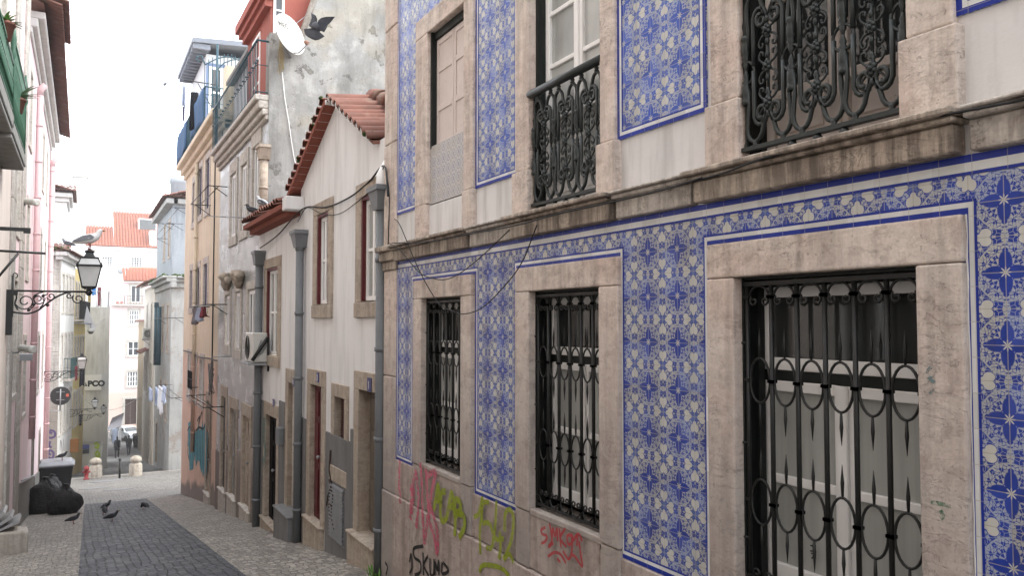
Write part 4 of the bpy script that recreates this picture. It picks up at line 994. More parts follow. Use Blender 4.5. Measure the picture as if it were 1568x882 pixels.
q.wall(L, -9, 18.9, -5.2, 12.5, nw, .2); q.face([L.p(-9, -5), L.p(-9, -5, -7), L.p(-9, 12.5, -7), L.p(-9, 12.5)]); q.face([L.p(-9, 12.5), L.p(18.9, 12.5), L.p(18.9, 12.5, -7), L.p(-9, 12.5, -7)]); q.face([L.p(18.9, 5), L.p(18.9, 5, -7), L.p(18.9, 12.5, -7), L.p(18.9, 12.5)])  # unseen upper wall, raised to keep sky light off the facade opposite
q.build('wall', m_peach, nh, recalc=False)
for r in nw:
    wn = win(nh, L, r, -.08, .06, 2, 2); surround(wn, L, r, .17, .2, .16, m_palestone)
m_slab = plaster('stained_concrete', (.22,.215,.20), (.08,.08,.075), .5, .4, 3)
m_grail = paint('green_railing_paint', (.035,.095,.058), .5, .3, .35); m_dgrail = paint('blue_green_railing_paint', (.05,.10,.10), .5, .3, .35)
Ze = L.at(40, 250, .36)
def balcony(y0, y1, z, zt, label_m):
    q = MB(); q.box(-1.3, -.94, y0, y1, z, z+.2); q.box(-1.3, -.96, y0+.03, y1-.03, z-.07, z-.002); sb = q.build('balcony_slab', m_slab, nh, bevel=.012)
    q = MB(); n = int((y1-y0)/.15)
    for z_, r_ in ((zt, .028), (z+.28, .02), (zt-.25, .016)):
        q.tube([(-1.3, y1-.05, z_), (-.97, y1-.05, z_), (-.97, y0+.05, z_), (-1.3, y0+.05, z_)], r_, 5)
    for i in range(n+1):
        y = y0+.05+(y1-y0-.1)*i/n; q.lathe([(.011, 0), (.011, .35), (.025, .4), (.013, .46), (.013, zt-z-.72), (.026, zt-z-.62), (.011, zt-z-.55), (.011, zt-z-.2)], (-.97, y, z+.2), n=6)
    for y in (y0+.05, y1-.05): q.lathe([(.025, 0), (.025, zt-z-.5), (.05, zt-z-.42), (.03, zt-z-.36), (.045, zt-z-.2), (.012, zt-z+.06)], (-.97, y, z+.2), n=8)
    q.build('balcony_railing', label_m, nh)
zs = L.at(39, 262, .36)
yb = zs[0]
balcony(yb-3.0, yb, zs[1]+.07, L.at(42, 137, .36)[1], m_grail)
y2 = L.at(21, 205, .36); balcony(y2[0]-3.2, y2[0], y2[1]+.07, L.at(22, 100, .36)[1]+.05, m_grail)
# potted plants on the balconies
def agave(name, c, n, ln, m, label, wd=.05):
    t = thing(name, label, 'plant', c); q = MB(); c = Vector(c)
    for i in range(n):
        an = random.uniform(0, 6.28); el = random.uniform(.15, 1.1); d = Vector((math.cos(an)*math.cos(el), math.sin(an)*math.cos(el), math.sin(el))); sd_ = Vector((-math.sin(an), math.cos(an), 0)); l_ = ln*random.uniform(.6, 1.1)
        prev = None
        for k in range(6):
            f_ = k/5; p = c+Vector((0, 0, .22))+d*l_*f_+Vector((0, 0, -.35*l_*f_*f_)); w_ = wd*(1-f_)**.7; cur = (tuple(p-sd_*w_), tuple(p+sd_*w_))
            if prev: q.face([prev[0], prev[1], cur[1], cur[0]], 0, True)
            prev = cur
    q.build('leaves', m, t, recalc=False)
    q = MB(); q.lathe([(.09, 0), (.13, .2), (.145, .2), (.145, .24), (.11, .24)], tuple(c), n=12); q.build('pot', m_terracotta, t)
    return t
m_leaf = plaster('green_leaf', (.10,.20,.05), (.06,.09,.03), .4, .1, 8, .3); m_agave = plaster('agave_leaf', (.16,.23,.14), (.1,.09,.06), .4, .1, 8, .3)
agave('potted_agave', (-1.02, yb-1.3, zs[1]+.75), 16, .55, m_agave, 'spiky agave in a pot on the green balcony at left', .05)
agave('potted_plant', (-1.0, y2[0]-1.3, y2[1]+1.0), 30, .28, m_leaf, 'small leafy plant above the nearer green balcony', .035)

ph = thing('pink_house', 'pink house at left with pink downpipes and red tiled eaves', 'house', (-1.3, 30, gz(30)))
pw = [(y0, y0+1.0, z, z+1.9) for y0 in (24.2, 28.6, 32.2, 35.6) for z in (-2.4, 1.2, 4.7)]+[(20.2, 21.4, -1.6, .9), (20.2, 21.4, 2.0, 4.2)]
pd = [(29.6, 30.6, -5.9, -3.4), (34.6, 35.5, -6.6, -4.2)]
q = MB(); q.wall(L, 18.92, 39.6, -8, 8.05, pw+pd, .18); q.face([L.p(39.6, -9), L.p(39.6, -9, -8), L.p(39.6, 8.05, -8), L.p(39.6, 8.05)]); q.build('wall', m_pink, ph, recalc=False)
for i, r in enumerate(pw):
    wn = win(ph, L, r, -.06, .06, 2, 3); surround(wn, L, r, .14, .18, .14, m_palestone, .02)
for r in pd:
    dn = door(ph, L, r, -.1, m_brownwood); surround(dn, L, r, .14, .2, 0, m_quoin, .03)
q = MB()
for a0, a1, d in ((18.93, 19.9, .05), (21.7, 22.9, .05), (39.0, 39.62, .04)):
    z = -6.9
    while z < 7.6: q.pb(L, a0, a1, z, z+.62, 0, d); z += .628
q.build('stone_quoins', m_quoin, ph, bevel=.01)
q = MB()
for a0, a1 in ((22.92, 29.4), (30.8, 34.4), (35.7, 38.9)):
    q.hexa([L.p(a0, gz(a0)-.5, 0), L.p(a1, gz(a1)-.5, 0), L.p(a1, gz(a1)-.5, .06), L.p(a0, gz(a0)-.5, .06), L.p(a0, gz(a0)+1.05, 0), L.p(a1, gz(a1)+1.05, 0), L.p(a1, gz(a1)+1.05, .06), L.p(a0, gz(a0)+1.05, .06)])
q.build('cement_plinth', plaster('cement_plinth', (.20,.19,.175), amt=.5, streak=.4), ph)
q = MB(); q.tube([(-1.2, 22.95, gz(22.95)+1.12), (-1.2, 29.3, gz(29.3)+1.12)], .022, 6); q.build('handrail', m_steel, ph)
q = MB()
for z0, z1, d in ((7.35, 7.5, .06), (7.5, 7.72, .18), (7.72, 7.9, .34)): q.pb(L, 23.4, 39.6, z0+.001, z1, 0, d)
q.build('eave_cornice', m_offwhite, ph, bevel=.02)
rf = MB(); tile_row(rf, (-.62, 23.0, 8.0), (-.62, 39.7, 8.0), (-1, 0, .35), 2.0, .095, .21); tile_row(rf, (-.47, 23.0, 8.12), (-.47, 26.6, 8.12), (-1, 0, .35), 1.2, .095, .21)
rf.face([(-.98, 23, 7.99), (-.98, 39.7, 7.99), (-5, 39.7, 9.5), (-5, 23, 9.5)])
rf.build('roof', m_terracotta, ph, recalc=False)
for x, yt, d, r_ in ((53, 96, .12, .085), (75, 222, .12, .10)):
    a = L.a(x, d); o = downpipe(ph, -1.3+d, a, L.at(x, yt, d)[1], gz(a)+(1.1 if x > 60 else 2.2), m_pinkpipe, r_, False)
    q = MB(); z = L.at(x, yt, d)[1]; q.tube([(-1.3+d, a, z-.02), (-1.3+d, a, z+.15), (-1.05, a-.02, z+.3)], r_*1.05, 10); q.build('gutter_outlet', m_pinkpipe, o)
# small cameras and boxes on the pink wall
def cctv(x, y, Y_, label, k=1.0):
    t = thing('security_camera', label, 'camera', tuple(Pl((0, Y_), (1, 0), (0, -1)).p(*Pl((0, Y_), (1, 0), (0, -1)).at(x, y), 0)))
    c = wloc(t); q = MB(); q.lathe([(.05, 0), (.075, .02), (.075, .26), (.085, .27), (.085, .34), (.06, .35)], (c.x-.12*k, c.y+.1, c.z), axis=(.75, -.6, -.1), n=12); q.build('housing', m_acw, t)
    q = MB(); q.tube([(c.x-.05, c.y+.1, c.z), (c.x-.16, c.y+.15, c.z-.1), (-1.3, c.y+.15, c.z-.1)], .022, 6); q.build('arm', m_steel, t)
    return t
cctv(47, 308, 22.0, 'white cylindrical camera high on the pink wall above the black bars')
cctv(40, 533, 19.5, 'white cylindrical camera low on the pale stone strip under the lamp bracket')
q = MB(); a, z = L.at(36, 546, .12); q.box(-1.3, -1.0, a-.1, a+.25, z-.1, z+.06); tag(q.build('junction_box', m_steel, bevel=.01), 'grey box under the lower white camera', 'box')

# ------------------------------------------------------------------ street lamps on scrolled brackets
m_lampglass = glass('frosted_lamp_glass', (.36,.36,.35), .25, .4, .4)
def lantern(root, c, k=1.0):
    x, y, z = c; q = MB()
    b, tp, hz = .125*k, .215*k, .43*k              # half widths, body height
    def ring(w_, z_): return [(x-w_, y-w_, z_), (x+w_, y-w_, z_), (x+w_, y+w_, z_), (x-w_, y+w_, z_)]
    r0, r1, r2 = ring(b, z+.12*k), ring(tp, z+.12*k+hz), ring(tp*.72, z+.12*k+hz+.16*k)
    for A, B in ((r0, r1), (r1, r2)):
        for i in range(4): q.tube([A[i], B[i]], .013*k, 5)
    for rg, rr in ((r0, .018), (r1, .022), (r2, .02)):
        for i in range(4): q.tube([rg[i], rg[(i+1) % 4]], rr*k, 5)
    w1 = tp*1.12; z1 = z+.12*k+hz
    q.box(x-w1, x+w1, y-w1, y+w1, z1-.012*k, z1+.012*k)
    z2 = z1+.16*k
    q.lathe([(tp*.82, 0), (tp*.78, .02*k), (tp*.62, .05*k), (tp*.48, .09*k), (tp*.45, .12*k), (tp*.58, .135*k), (tp*.58, .155*k), (tp*.3, .17*k)], (x, y, z2-.01), n=4, sm=False, rot=R(45)); q.lathe([(.05*k, 0), (.03*k, .04*k), (.012*k, .05*k)], (x, y, z2+.15*k), n=8)
    for i in range(4): q.lathe([(.012*k, 0), (.022*k, .02*k), (.004*k, .07*k)], r1[i], n=6)
    q.lathe([(.03*k, -.06*k), (.07*k, 0), (.05*k, .05*k), (.04*k, .09*k), (b*1.1, .115*k)], (x, y, z), n=10)
    for i in range(4): q.tube([(x, y, z+.05*k), tuple((Vector(r0[i])+Vector((0, 0, -.005))))], .012*k, 5)
    q.build('lantern_frame', m_iron, root)
    g = MB()
    for A, B in ((r0, r1), (r1, r2)):
        for i in range(4): g.face([A[i], A[(i+1) % 4], B[(i+1) % 4], B[i]])
    g.build('lamp_glass', m_lampglass, root)
def scroll_bracket(root, pl, a0, a1, z, h, k=1.0):
    """flat wrought bracket from wall a0 to tip a1 with its bar at height z and scrolls of depth h under it"""
    q = MB(); Lw = a1-a0
    q.tube([pl.p(a0, z, 0), pl.p(a1, z, 0)], .02*k, 6)
    q.tube([pl.p(a0+.01, z+.3*k, 0), pl.p(a0+.01, z-h-.1, 0)], .022*k, 6); q.tube([pl.p(a, zz, 0) for a, zz in [(a0+.01+.04*k-.04*k*math.cos(R(t)), z+.3*k+.05*k*math.sin(R(t))) for t in range(0, 300, 30)]], .011*k, 5)
    u = lambda f, g: pl.p(a0+Lw*f, z-h*g, 0)
    q.tube(cat([u(.02, 1.0), u(.10, 1.04), u(.22, 1.06), u(.34, .9), u(.46, .55), u(.58, .25), u(.70, .06), u(.76, .04)], 4), .018*k, 6)
    q.tube(cat([u(.03, .05), u(.06, .3), u(.04, .6), u(.08, .9)], 4), .016*k, 5)
    def sp(fc, gc, r0, t0, tu): q.tube([pl.p(a, zz, 0) for a, zz in spiral(a0+Lw*fc, z-h*gc, r0*h, r0*h*.25, t0, tu, 22)], .013*k, 5)
    sp(.17, .50, .40, R(200), 1.4); sp(.34, .38, .27, R(20), -1.3); sp(.50, .24, .19, R(200), 1.2); sp(.86, .34, .26, R(140), 1.3); sp(.74, .2, .14, R(0), -1.2)
    q.tube(cat([u(.24, .85), u(.30, .6), u(.27, .3), u(.33, .12), u(.40, .05)], 4), .012*k, 5)
    q.tube(cat([u(.36, .8), u(.41, .55), u(.40, .3), u(.46, .1)], 4), .012*k, 5)
    for f, g in ((.30, .22), (.40, .22), (.27, .62), (.22, .9), (.46, .66)): q.ball(u(f, g), .035*k, 6, rough=.5)
    q.build('scroll_bracket', m_iron, root)
def street_lamp(x, y, yb_, x0, Y_, k, label, h=.42, zb=None):
    pl = Pl((0, Y_), (1, 0), (0, -1)); a1, z = pl.at(x, yb_); a0 = pl.a(x0)
    t = thing('street_lamp', label, 'street lamp', pl.p(a0, z, 0), group='wall lamps on scrolled brackets')
    scroll_bracket(t, pl, a0, a1, z, h*k, k); lantern(t, pl.p(a1, z-.02*k, 0), k)
    q = MB(); q.pb(pl, a0-.1, a0+.02, z-h*k-.45*k, z+.02, -.06, .06); q.pb(pl, a0-.35, a0+.1, z-.09*k, z+.01, -.03, .03); q.build('wall_mount', m_iron, t)
    return t
street_lamp(136, 380, 447, 17, 18.5, 1.0, 'large wall lamp nearest the camera, with a gull on top', .42)
street_lamp(125, 540, 568, 66, 38.0, .84, 'second wall lamp along the pink house, above the round sign', .45)
street_lamp(145, 600, 626, 104, 50.0, .72, 'far wall lamp in front of the grey wall, left of the pair', .5)
street_lamp(158.5, 618, 634, 128, 54.0, .66, 'far wall lamp in front of the grey wall, right and lowest of the pair', .5)
# sign holder bars at far left
bp = Pl((0, 15.2), (1, 0), (0, -1)); q = MB()
a = bp.at(47, 352); q.pb(bp, -1.3, a[0], a[1]-.03, a[1]+.03, -.02, .02); q.pb(bp, a[0]-.1, a[0], a[1]-.06, a[1]-.03, -.02, .02)
b_ = bp.at(70, 388); q.tube([bp.p(-1.3, b_[1]+.02), bp.p(b_[0], b_[1])], .02, 6); c_ = bp.at(28, 388); d_ = bp.at(-22, 440); q.tube([bp.p(*c_), bp.p(-1.3, d_[1])], .02, 6)
tag(q.build('sign_bracket', m_iron), 'bare black iron sign bracket with two bars at far left', 'bracket')

# ------------------------------------------------------------------ white corner house, yellow house, grey house
LL = Pl((-.95, 46), (.12, 1), (1, -.12)); LS = Pl((0, 46), (1, 0), (0, -1))
m_wfar = plaster('white_far_render', (.72,.72,.70), amt=.2, streak=.25, low=(-5.2, -7.5, (.45,.43,.40))); m_yell = plaster('yellow_render', (.62,.50,.22), amt=.2, streak=.2, low=(-5.6, -8.2, (.36,.27,.16)))
m_greyhouse = plaster('grey_render_far', (.56,.56,.555), amt=.35, streak=.4, low=(-5, -8, (.25,.245,.24)))
wc = thing('white_corner_house', 'white corner house with stone quoin and mossy tiled eaves beyond the pink house', 'house', (-.95, 46, gz(46)))
def rowof(pl, xs, yt, yb, wd_): return [(pl.a(x)-wd_/2, pl.a(x)+wd_/2, pl.at(x, yb)[1], pl.at(x, yt)[1]) for x in xs]
S1 = 5.0
ww = [(a, a+.62, z, z+h) for a in (.55, 1.75, 2.9, 4.0) for z, h in ((-2.9, 2.2), (.5, 1.9), (-5.7, 2.0))]
q = MB(); q.wall(LL, 0, S1, -9.5, 3.5, ww, .14); q.wall(LS, -5, -.95, -9.5, 3.5, [], 0); q.build('wall', m_wfar, wc, recalc=False)
for r in ww: wn = win(wc, LL, r, -.05, .06, 2, 2, mg=m_glass_far); surround(wn, LL, r, .12, .16, .12, m_palestone, .02)
q = MB()
z = -8.4; i = 0
while z < 3.2:
    q.pb(LS, -1.55-.15*(i % 2), -.93, z, z+.68, -.3, .03); z += .69; i += 1
q.build('stone_quoins', m_quoin, wc, bevel=.012)
q = MB(); q.pb(LL, -.3, S1, 3.1, 3.3, -.2, .12); q.pb(LL, -.4, S1, 3.3, 3.5, -.2, .3); q.pb(LS, -5, -.6, 3.31, 3.499, -.2, .3); q.build('eave_cornice', m_offwhite, wc, bevel=.02)
rf = MB(); P0, P1 = LL.p(-.5, 3.55, .42), LL.p(S1, 3.55, .42); tile_row(rf, P0, P1, (-1, .12, .28), 1.8, .1, .2); tile_row(rf, LS.p(-5, 3.55, .42), LS.p(-.5, 3.55, .42), (0, 1, .28), 1.6, .1, .2); rf.face([LL.p(-.4, 3.5, .4), LL.p(S1, 3.5, .4), LL.p(S1, 4.4, -3), LL.p(-.4, 4.4, -3)]); ro = rf.build('roof', m_terracotta, wc, recalc=False)
q = MB()
for i in range(16): q.ball(LS.p(random.uniform(-2.2, -.6), 3.66, .36+random.uniform(-.1, .08)), random.uniform(.04, .09), 6, rough=.5, seed=i)
q.build('moss', m_moss, ro)
q = MB()
for z in (-2.95,): 
    q.pb(LL, 1.6, 3.7, z-.12, z, 0, .35)
q.build('balcony_slab', m_palestone, wc)
simple_rail(wc, [(LL.p(1.6, 0, .02)[0], LL.p(1.6, 0, .02)[1]), (LL.p(1.6, 0, .33)[0], LL.p(1.6, 0, .33)[1]), (LL.p(3.7, 0, .33)[0], LL.p(3.7, 0, .33)[1])], -2.95, -1.9, m_dgrail, .14, .014, 'balcony_railing')
# upper storey set back, with its own eaves
uh = thing('upper_house', 'taller white house with brown tiled eaves rising behind the corner house', 'house', (-1, 52, 3))
q = MB(); q.box(-5, -.85, 51.2, 56, 2, 7.2); q.build('wall', m_wfar, uh)
q = MB()
for z0, z1, d in ((6.7, 6.95, .12), (6.95, 7.2, .28)): q.box(-5, -.85+d, 51.2-d, 56, z0, z1)
q.build('eave_cornice', m_offwhite, uh, bevel=.02)
rf = MB(); tile_row(rf, (-5, 50.75, 7.28), (-.4, 50.75, 7.28), (0, 1, .28), 2.2, .11, .21); tile_row(rf, (-.42, 50.7, 7.28), (-.42, 56, 7.28), (-1, 0, .28), 1.6, .11, .21); rf.face([(-5, 50.9, 7.24), (-.5, 50.9, 7.24), (-2.5, 54, 8.6), (-5, 54, 8.6)]); rf.build('roof', m_terracotta, uh, recalc=False)
q = MB(); q.box(-.6, .15, 60, 60.7, 3, 9.6); q.box(-.7, .25, 59.9, 60.8, 9.6, 9.75); tag(q.build('tall_chimney', m_wfar), 'tall pale chimney far behind the left eaves', 'chimney')

yh = thing('yellow_house', 'narrow yellow house with tall dark windows beyond the white corner house', 'house', LL.p(7, gz(53)))
yw = [(a, a+.55, z, z+h) for a in (5.4, 6.5, 7.6, 8.7) for z, h in ((-3.1, 2.2), (.3, 1.9), (-5.9, 1.9))]
q = MB(); q.wall(LL, S1+.02, 9.8, -10, 3.0, yw, .12); q.face([LL.p(9.8, -10), LL.p(9.8, -10, -5), LL.p(9.8, 3, -5), LL.p(9.8, 3)]); q.build('wall', m_yell, yh, recalc=False)
for r in yw: wn = win(yh, LL, r, -.05, .06, 1, 2, mf=m_darkwood, mg=m_glass_far); surround(wn, LL, r, .1, .14, .1, m_palestone, .02)
simple_rail(yh, [LL.p(5.1, 0, .25)[:2], LL.p(9.7, 0, .25)[:2]], .15, 1.2, m_iron, .2, .014, 'balcony_railing', kn=False)
q = MB(); q.pb(LL, 5.1, 9.7, .03, .15, 0, .3); q.build('balcony_slab', m_palestone, yh)

GF = Pl((0, 58), (1, 0), (0, -1))
gy = thing('grey_wall_house', 'grey rendered house facing the camera with a rolled garage door', 'house', (.9, 58, gz(58)))
gx0, gx1, gzt = GF.a(129), GF.a(168), GF.at(150, 470)[1]
gr = rect(GF, 130.5, 160, 678, 713)
q = MB(); q.wall(GF, gx0-.6, gx1, -10.5, gzt, [gr], .15); q.box(gx1-.01, gx1, 58.001, 68, -11, gzt); q.box(gx0-.6, gx1-.012, 58.01, 66, gzt-.1, gzt); q.build('wall', m_greyhouse, gy, recalc=False)
q = MB()
for i in range(12): z = gr[2]+(gr[3]-gr[2])*i/12; q.pb(GF, gr[0], gr[1], z, z+.14, -.12, -.09+.012*(i % 2))
gd_ = q.build('garage_door', plaster('pale_grey_shutter', (.50,.51,.48), amt=.2, streak=.3), gy)
spray('green_graffiti', (.38,.50,.03), [[(144,681),(148,679),(151,683),(146,685),(152,687)],[(146,697),(149,691),(152,697),(147,699),(153,700)]], .12, GF, -.05, gy, soft=.3)
q = MB(); r = rect(GF, 131, 141, 681, 688); q.pb(GF, *r, -.06, -.04); pn = q.build('notice_board', paint('blue_violet_poster', (.07,.09,.28), .5, .3), gy)
q = MB(); r = rect(GF, 131, 141, 689, 695); q.pb(GF, *r, -.06, -.04); q.build('notice_board', paint('dark_poster', (.03,.035,.04), .5, .3), gy)
simple_rail(gy, [(gx0, 58.1), (gx1-.05, 58.1), (gx1-.05, 62)], gzt, gzt+1.0, m_steel, .16, .012, 'roof_railing', kn=False)
# shop sign
r = rect(GF, 132, 157.3, 574, 597.5, .25); q = MB(); q.pb(GF, *r, .2, .25)
sg = tag(q.build('shop_sign', paint('white_sign', (.72,.72,.72), .4, .05)), 'white sign board with dark letters PCO on the grey wall', 'sign')
text('PCO', GF, r[0]+.30*(r[1]-r[0])-.12, r[2]+.26*(r[3]-r[2]), .36*(r[3]-r[2]), .255, m_ink, sg, 'lettering', flip=1, bold=.03, sx=1.0)
q = MB(); a = r[0]+.02; z = r[2]+.26*(r[3]-r[2]); q.face([GF.p(a, z, .256), GF.p(a+.12, z, .256), GF.p(a+.02, z+.3, .256)]); q.build('lettering', m_ink, sg, recalc=False)
# dome camera on its arm
q = MB(); a, z = GF.at(139, 508, 6); c = Vector(GF.p(a, z, 6)); t = thing('dome_camera', 'white dome camera hanging from a thin arm below the flag', 'camera', tuple(c))
q.lathe([(.02, .2), (.16, .14), (.19, .02), (.17, 0)], tuple(c), n=14); q.build('housing', m_acw, t); q = MB(); q.ball(tuple(c-Vector((0, 0, .01))), .15, 10, sc=(1, 1, .9)); q.build('dome', m_glass, t)
q = MB(); q.tube([tuple(c+Vector((0, 0, .18))), tuple(c+Vector((0, 0, .45))), (LL.p(5, 0)[0], LL.p(5, 0)[1], c.z+.5)], .03, 6); q.tube([tuple(c+Vector((0, 0, .15))), GF.p(*GF.at(161, 488, 0), 0)], .015, 5); q.build('arm', m_steel, t)
q = MB(); q.face([GF.p(*GF.at(*p_, 6), 6) for p_ in ((133, 468), (147, 503), (144, 506), (128, 496))]); o = q.build('flag', m_whitecl, recalc=False); tag(o, 'white pennant hanging slantwise above the dome camera', 'flag')
# laundry and pots on that roof
for i, (x0, x1, yt, yb, m_, lb) in enumerate(((141, 147, 440, 452, paint('bright_blue_cloth', (.02,.22,.62), .8, .1), 'bright blue cloth behind the large lamp'), (135, 139, 450, 468, fabric('ochre_cloth', (.45,.35,.15)), 'ochre cloth on the grey house roof terrace'), (150, 155, 440, 470, m_redcl, 'reddish cloth on the grey house roof terrace'))):
    A, B = GF.at(x0, yt, -.6), GF.at(x1, yt, -.6); cloth('hanging_cloth', (GF.p(*A, -.6), GF.p(B[0], A[1], -.6)), A[1]-GF.at(x0, yb, -.6)[1], m_, lb, 'cloth', depth=(0, 1, 0))
q = MB()
for x, y0, y1 in ((147.5, 430, 472), (151, 433, 472), (156, 440, 472)): q.tube([GF.p(*GF.at(x, y1, -.7), -.7), GF.p(*GF.at(x-2, y0, -.7), -.7)], .02, 5)
q.tube([GF.p(*GF.at(140, 438, -.7), -.7), GF.p(*GF.at(158, 446, -.7), -.7)], .015, 5); tag(q.build('laundry_frame', m_steel), 'thin rods of a laundry frame on the grey house roof', 'laundry frame')
# round sign seen from behind, orange box, dark clothes on the balcony
sp_ = Pl((0, 39.8), (1, 0), (0, -1)); a, z = sp_.at(92.5, 606.5); t = thing('road_sign', 'round road sign seen from its dark grey back', 'road sign', sp_.p(a, z-1.2))
q = MB(); q.lathe([(.39, 0), (.40, .01), (.40, .02), (.39, .03)], sp_.p(a, z, 0), axis=(.1, 1, 0), n=28); q.build('disc', paint('dark_sign_back', (.045,.047,.05), .6, .2), t)
q = MB(); z2 = sp_.at(92, 629)[1]; q.tube([sp_.p(a, z+.3, .03), sp_.p(a, z2, .03)], .028, 7); q.tube([sp_.p(a, z2, .03), sp_.p(-1.3, z2, .03)], .02, 6)
for zz in (-.17, .17): q.pb(sp_, a-.16, a+.16, z+zz-.015, z+zz+.015, .005, .04)
q.build('post', m_steel, t)
q = MB(); q.lathe([(.07, 0), (.07, .003)], sp_.p(a+.27, z+.02, .034), axis=(.1, -1, 0), n=10); q.build('sticker', paint('red_sticker', (.55,.12,.08), .5, .1), t)
op = Pl((0, 50.5), (1, 0), (0, -1)); r = rect(op, 107, 124.5, 673, 693); q = MB(); q.pb(op, *r, -.35, 0); tag(q.build('orange_box', paint('rusty_orange_paint', (.36,.15,.04), .6, .4), bevel=.02), 'rusty orange box on the yellow house wall', 'box')
for x0, x1, yt, yb, m_, lb in ((115, 119, 561, 583, m_redcl, 'red cloth left of the dark one under the second lamp'), (122, 130, 562, 592, m_blackcl, 'long dark cloth hanging under the second lamp')):
    A, B = sp_.at(x0, yt, -4), sp_.at(x1, yt, -4); cloth('hanging_cloth', (sp_.p(*A, -4), sp_.p(B[0], A[1], -4)), A[1]-sp_.at(x0, yb, -4)[1], m_, lb, 'cloth')
q = MB(); 
for s_ in range(1): pass
spray('purple_graffiti', (.11,.075,.17), [[(80,664),(73,662),(72,668),(78,671),(84,668),(83,661),(76,659)],[(68,672),(70,682),(73,674),(74,684),(77,676)],[(69,686),(74,683),(79,686)],[(72,700),(80,702),(82,694),(77,690),(74,694),(78,697)]], .10, LS, .035, wc, soft=.25)
spray('dark_graffiti', (.10,.08,.13), [[(92,690),(93,675),(95,688),(95,700)],[(97,672),(98,690)]], .10, LL, .012, wc, soft=.35)
# ================================================================== far right side and end of the street
H = Pl((4.17, 0), (0, 1), (-1, 0)); HS = Pl((0, 46), (1, 0), (0, -1))
m_slate = plaster('blue_grey_slate', (.34,.37,.40), (.14,.15,.16), .5, .5, 1.1, .4); m_greyold = plaster('old_grey_render', (.40,.40,.385), (.15,.145,.135), .55, .45, .9, .5, patch=((.27,.235,.20), .8))
hh = thing('slate_house', 'old grey house with slate-blue upper floor and a mossy ledge beyond the cream house', 'house', (4.17, 48, gz(48)))
xs = HS.a(262); H = Pl((xs, 0), (0, 1), (-1, 0)); 
zl = HS.at(270, 425)[1]; ztop = HS.at(265, 312)[1]
hw = [(47.3, 48.3, 3.6, 5.5), (50.2, 51.2, 3.6, 5.5), (47.3, 48.3, -1.6, .9), (50.2, 51.2, -1.6, .9), (47.6, 48.6, -5.4, -3.4), (50.8, 51.8, -5.4, -3.4)]; hd = [(53.2, 54.3, -8.6, -6.2)]
q = MB(); q.wall(H, 46, 56, -10, zl, [h for h in hw if h[3] < zl]+hd, .15); q.wall(HS, xs, 10, -10, zl, [], 0); q.build('wall', m_greyold, hh, recalc=False)
q = MB(); q.wall(H, 46.02, 56, zl+.02, ztop, [h for h in hw if h[2] > zl], .15); q.wall(HS, xs, 10, zl+.02, ztop, [], 0, d=-.02); q.build('upper_wall', m_slate, hh, recalc=False)
for r in hw: wn = win(hh, H, r, -.06, .07, 2, 2, mg=m_glass_far); surround(wn, H, r, .14, .18, .14, m_stonetrim, .02)
dn = door(hh, H, hd[0], -.1, m_brownwood); surround(dn, H, hd[0], .14, .2, 0)
q = MB()
for z0, z1, d in ((zl-.55, zl-.25, .12), (zl-.25, zl-.05, .3), (zl-.05, zl+.08, .5)): q.pb(H, 45.6, 56, z0+.001, z1, -.2, d); q.pb(HS, xs+.2, 10, z0+.001, z1, -.2, d*.6)
lo = q.build('ledge', m_greyold, hh, bevel=.03)
q = MB()
for i in range(60): q.ball(H.p(random.uniform(45.7, 55.8), zl+.10, random.uniform(.1, .48)), random.uniform(.05, .12), 6, rough=.6, seed=i)
for i in range(22): q.ball(HS.p(random.uniform(xs, xs+1.2), zl+.10, random.uniform(.05, .28)), random.uniform(.05, .11), 6, rough=.6, seed=i+90)
q.build('moss', m_moss, lo)
q = MB(); q.pb(H, 45.7, 56, ztop, ztop+.25, -.2, .35); q.pb(HS, xs+.01, 10, ztop+.002, ztop+.249, -.2, .3); eo = q.build('eave', m_greyold, hh)
rf = MB(); tile_row(rf, H.p(45.6, ztop+.33, .5), H.p(56, ztop+.33, .5), (1, 0, .3), 2, .11, .21); tile_row(rf, HS.p(xs-.4, ztop+.33, .4), HS.p(10, ztop+.33, .4), (0, 1, .25), 1, .11, .21); rf.face([(xs-.4, 45.7, ztop+.26), (10, 45.7, ztop+.26), (10, 52, ztop+1.5), (xs+3, 52, ztop+1.5)]); rf.build('roof', m_terracotta, hh, recalc=False)
q = MB(); x0, x1 = Pl((0, 50), (1, 0), (0, -1)).a(257), Pl((0, 50), (1, 0), (0, -1)).a(284); zc_ = Pl((0, 50), (1, 0), (0, -1)).at(270, 287)[1]
q.lathe([((x1-x0)/2*.92, 0), ((x1-x0)/2*.92, zc_-ztop-.9), ((x1-x0)/2, zc_-ztop-.85), ((x1-x0)/2*1.02, zc_-ztop-.3), ((x1-x0)/2*1.1, zc_-ztop-.25), ((x1-x0)/2*1.1, zc_-ztop)], ((x0+x1)/2, 50, ztop+.5), n=18); tag(q.build('water_tank', m_slate), 'blue-grey round tank on the roof beyond the cream house', 'water tank')
# drainpipes side by side
for i, x in enumerate((238.5, 243)):
    P_ = Pl((3.95, 0), (0, 1), (-1, 0)); a = P_.a(x); downpipe(hh, 3.98, a, P_.at(x, 470)[1], P_.at(x, 560)[1], m_bluerail, .12, i == 0)
for i, (x, y, l_) in enumerate(((243, 342, .9), (250, 378, 1.1), (234, 398, 1.0), (228, 342+45, .9))):
    pass
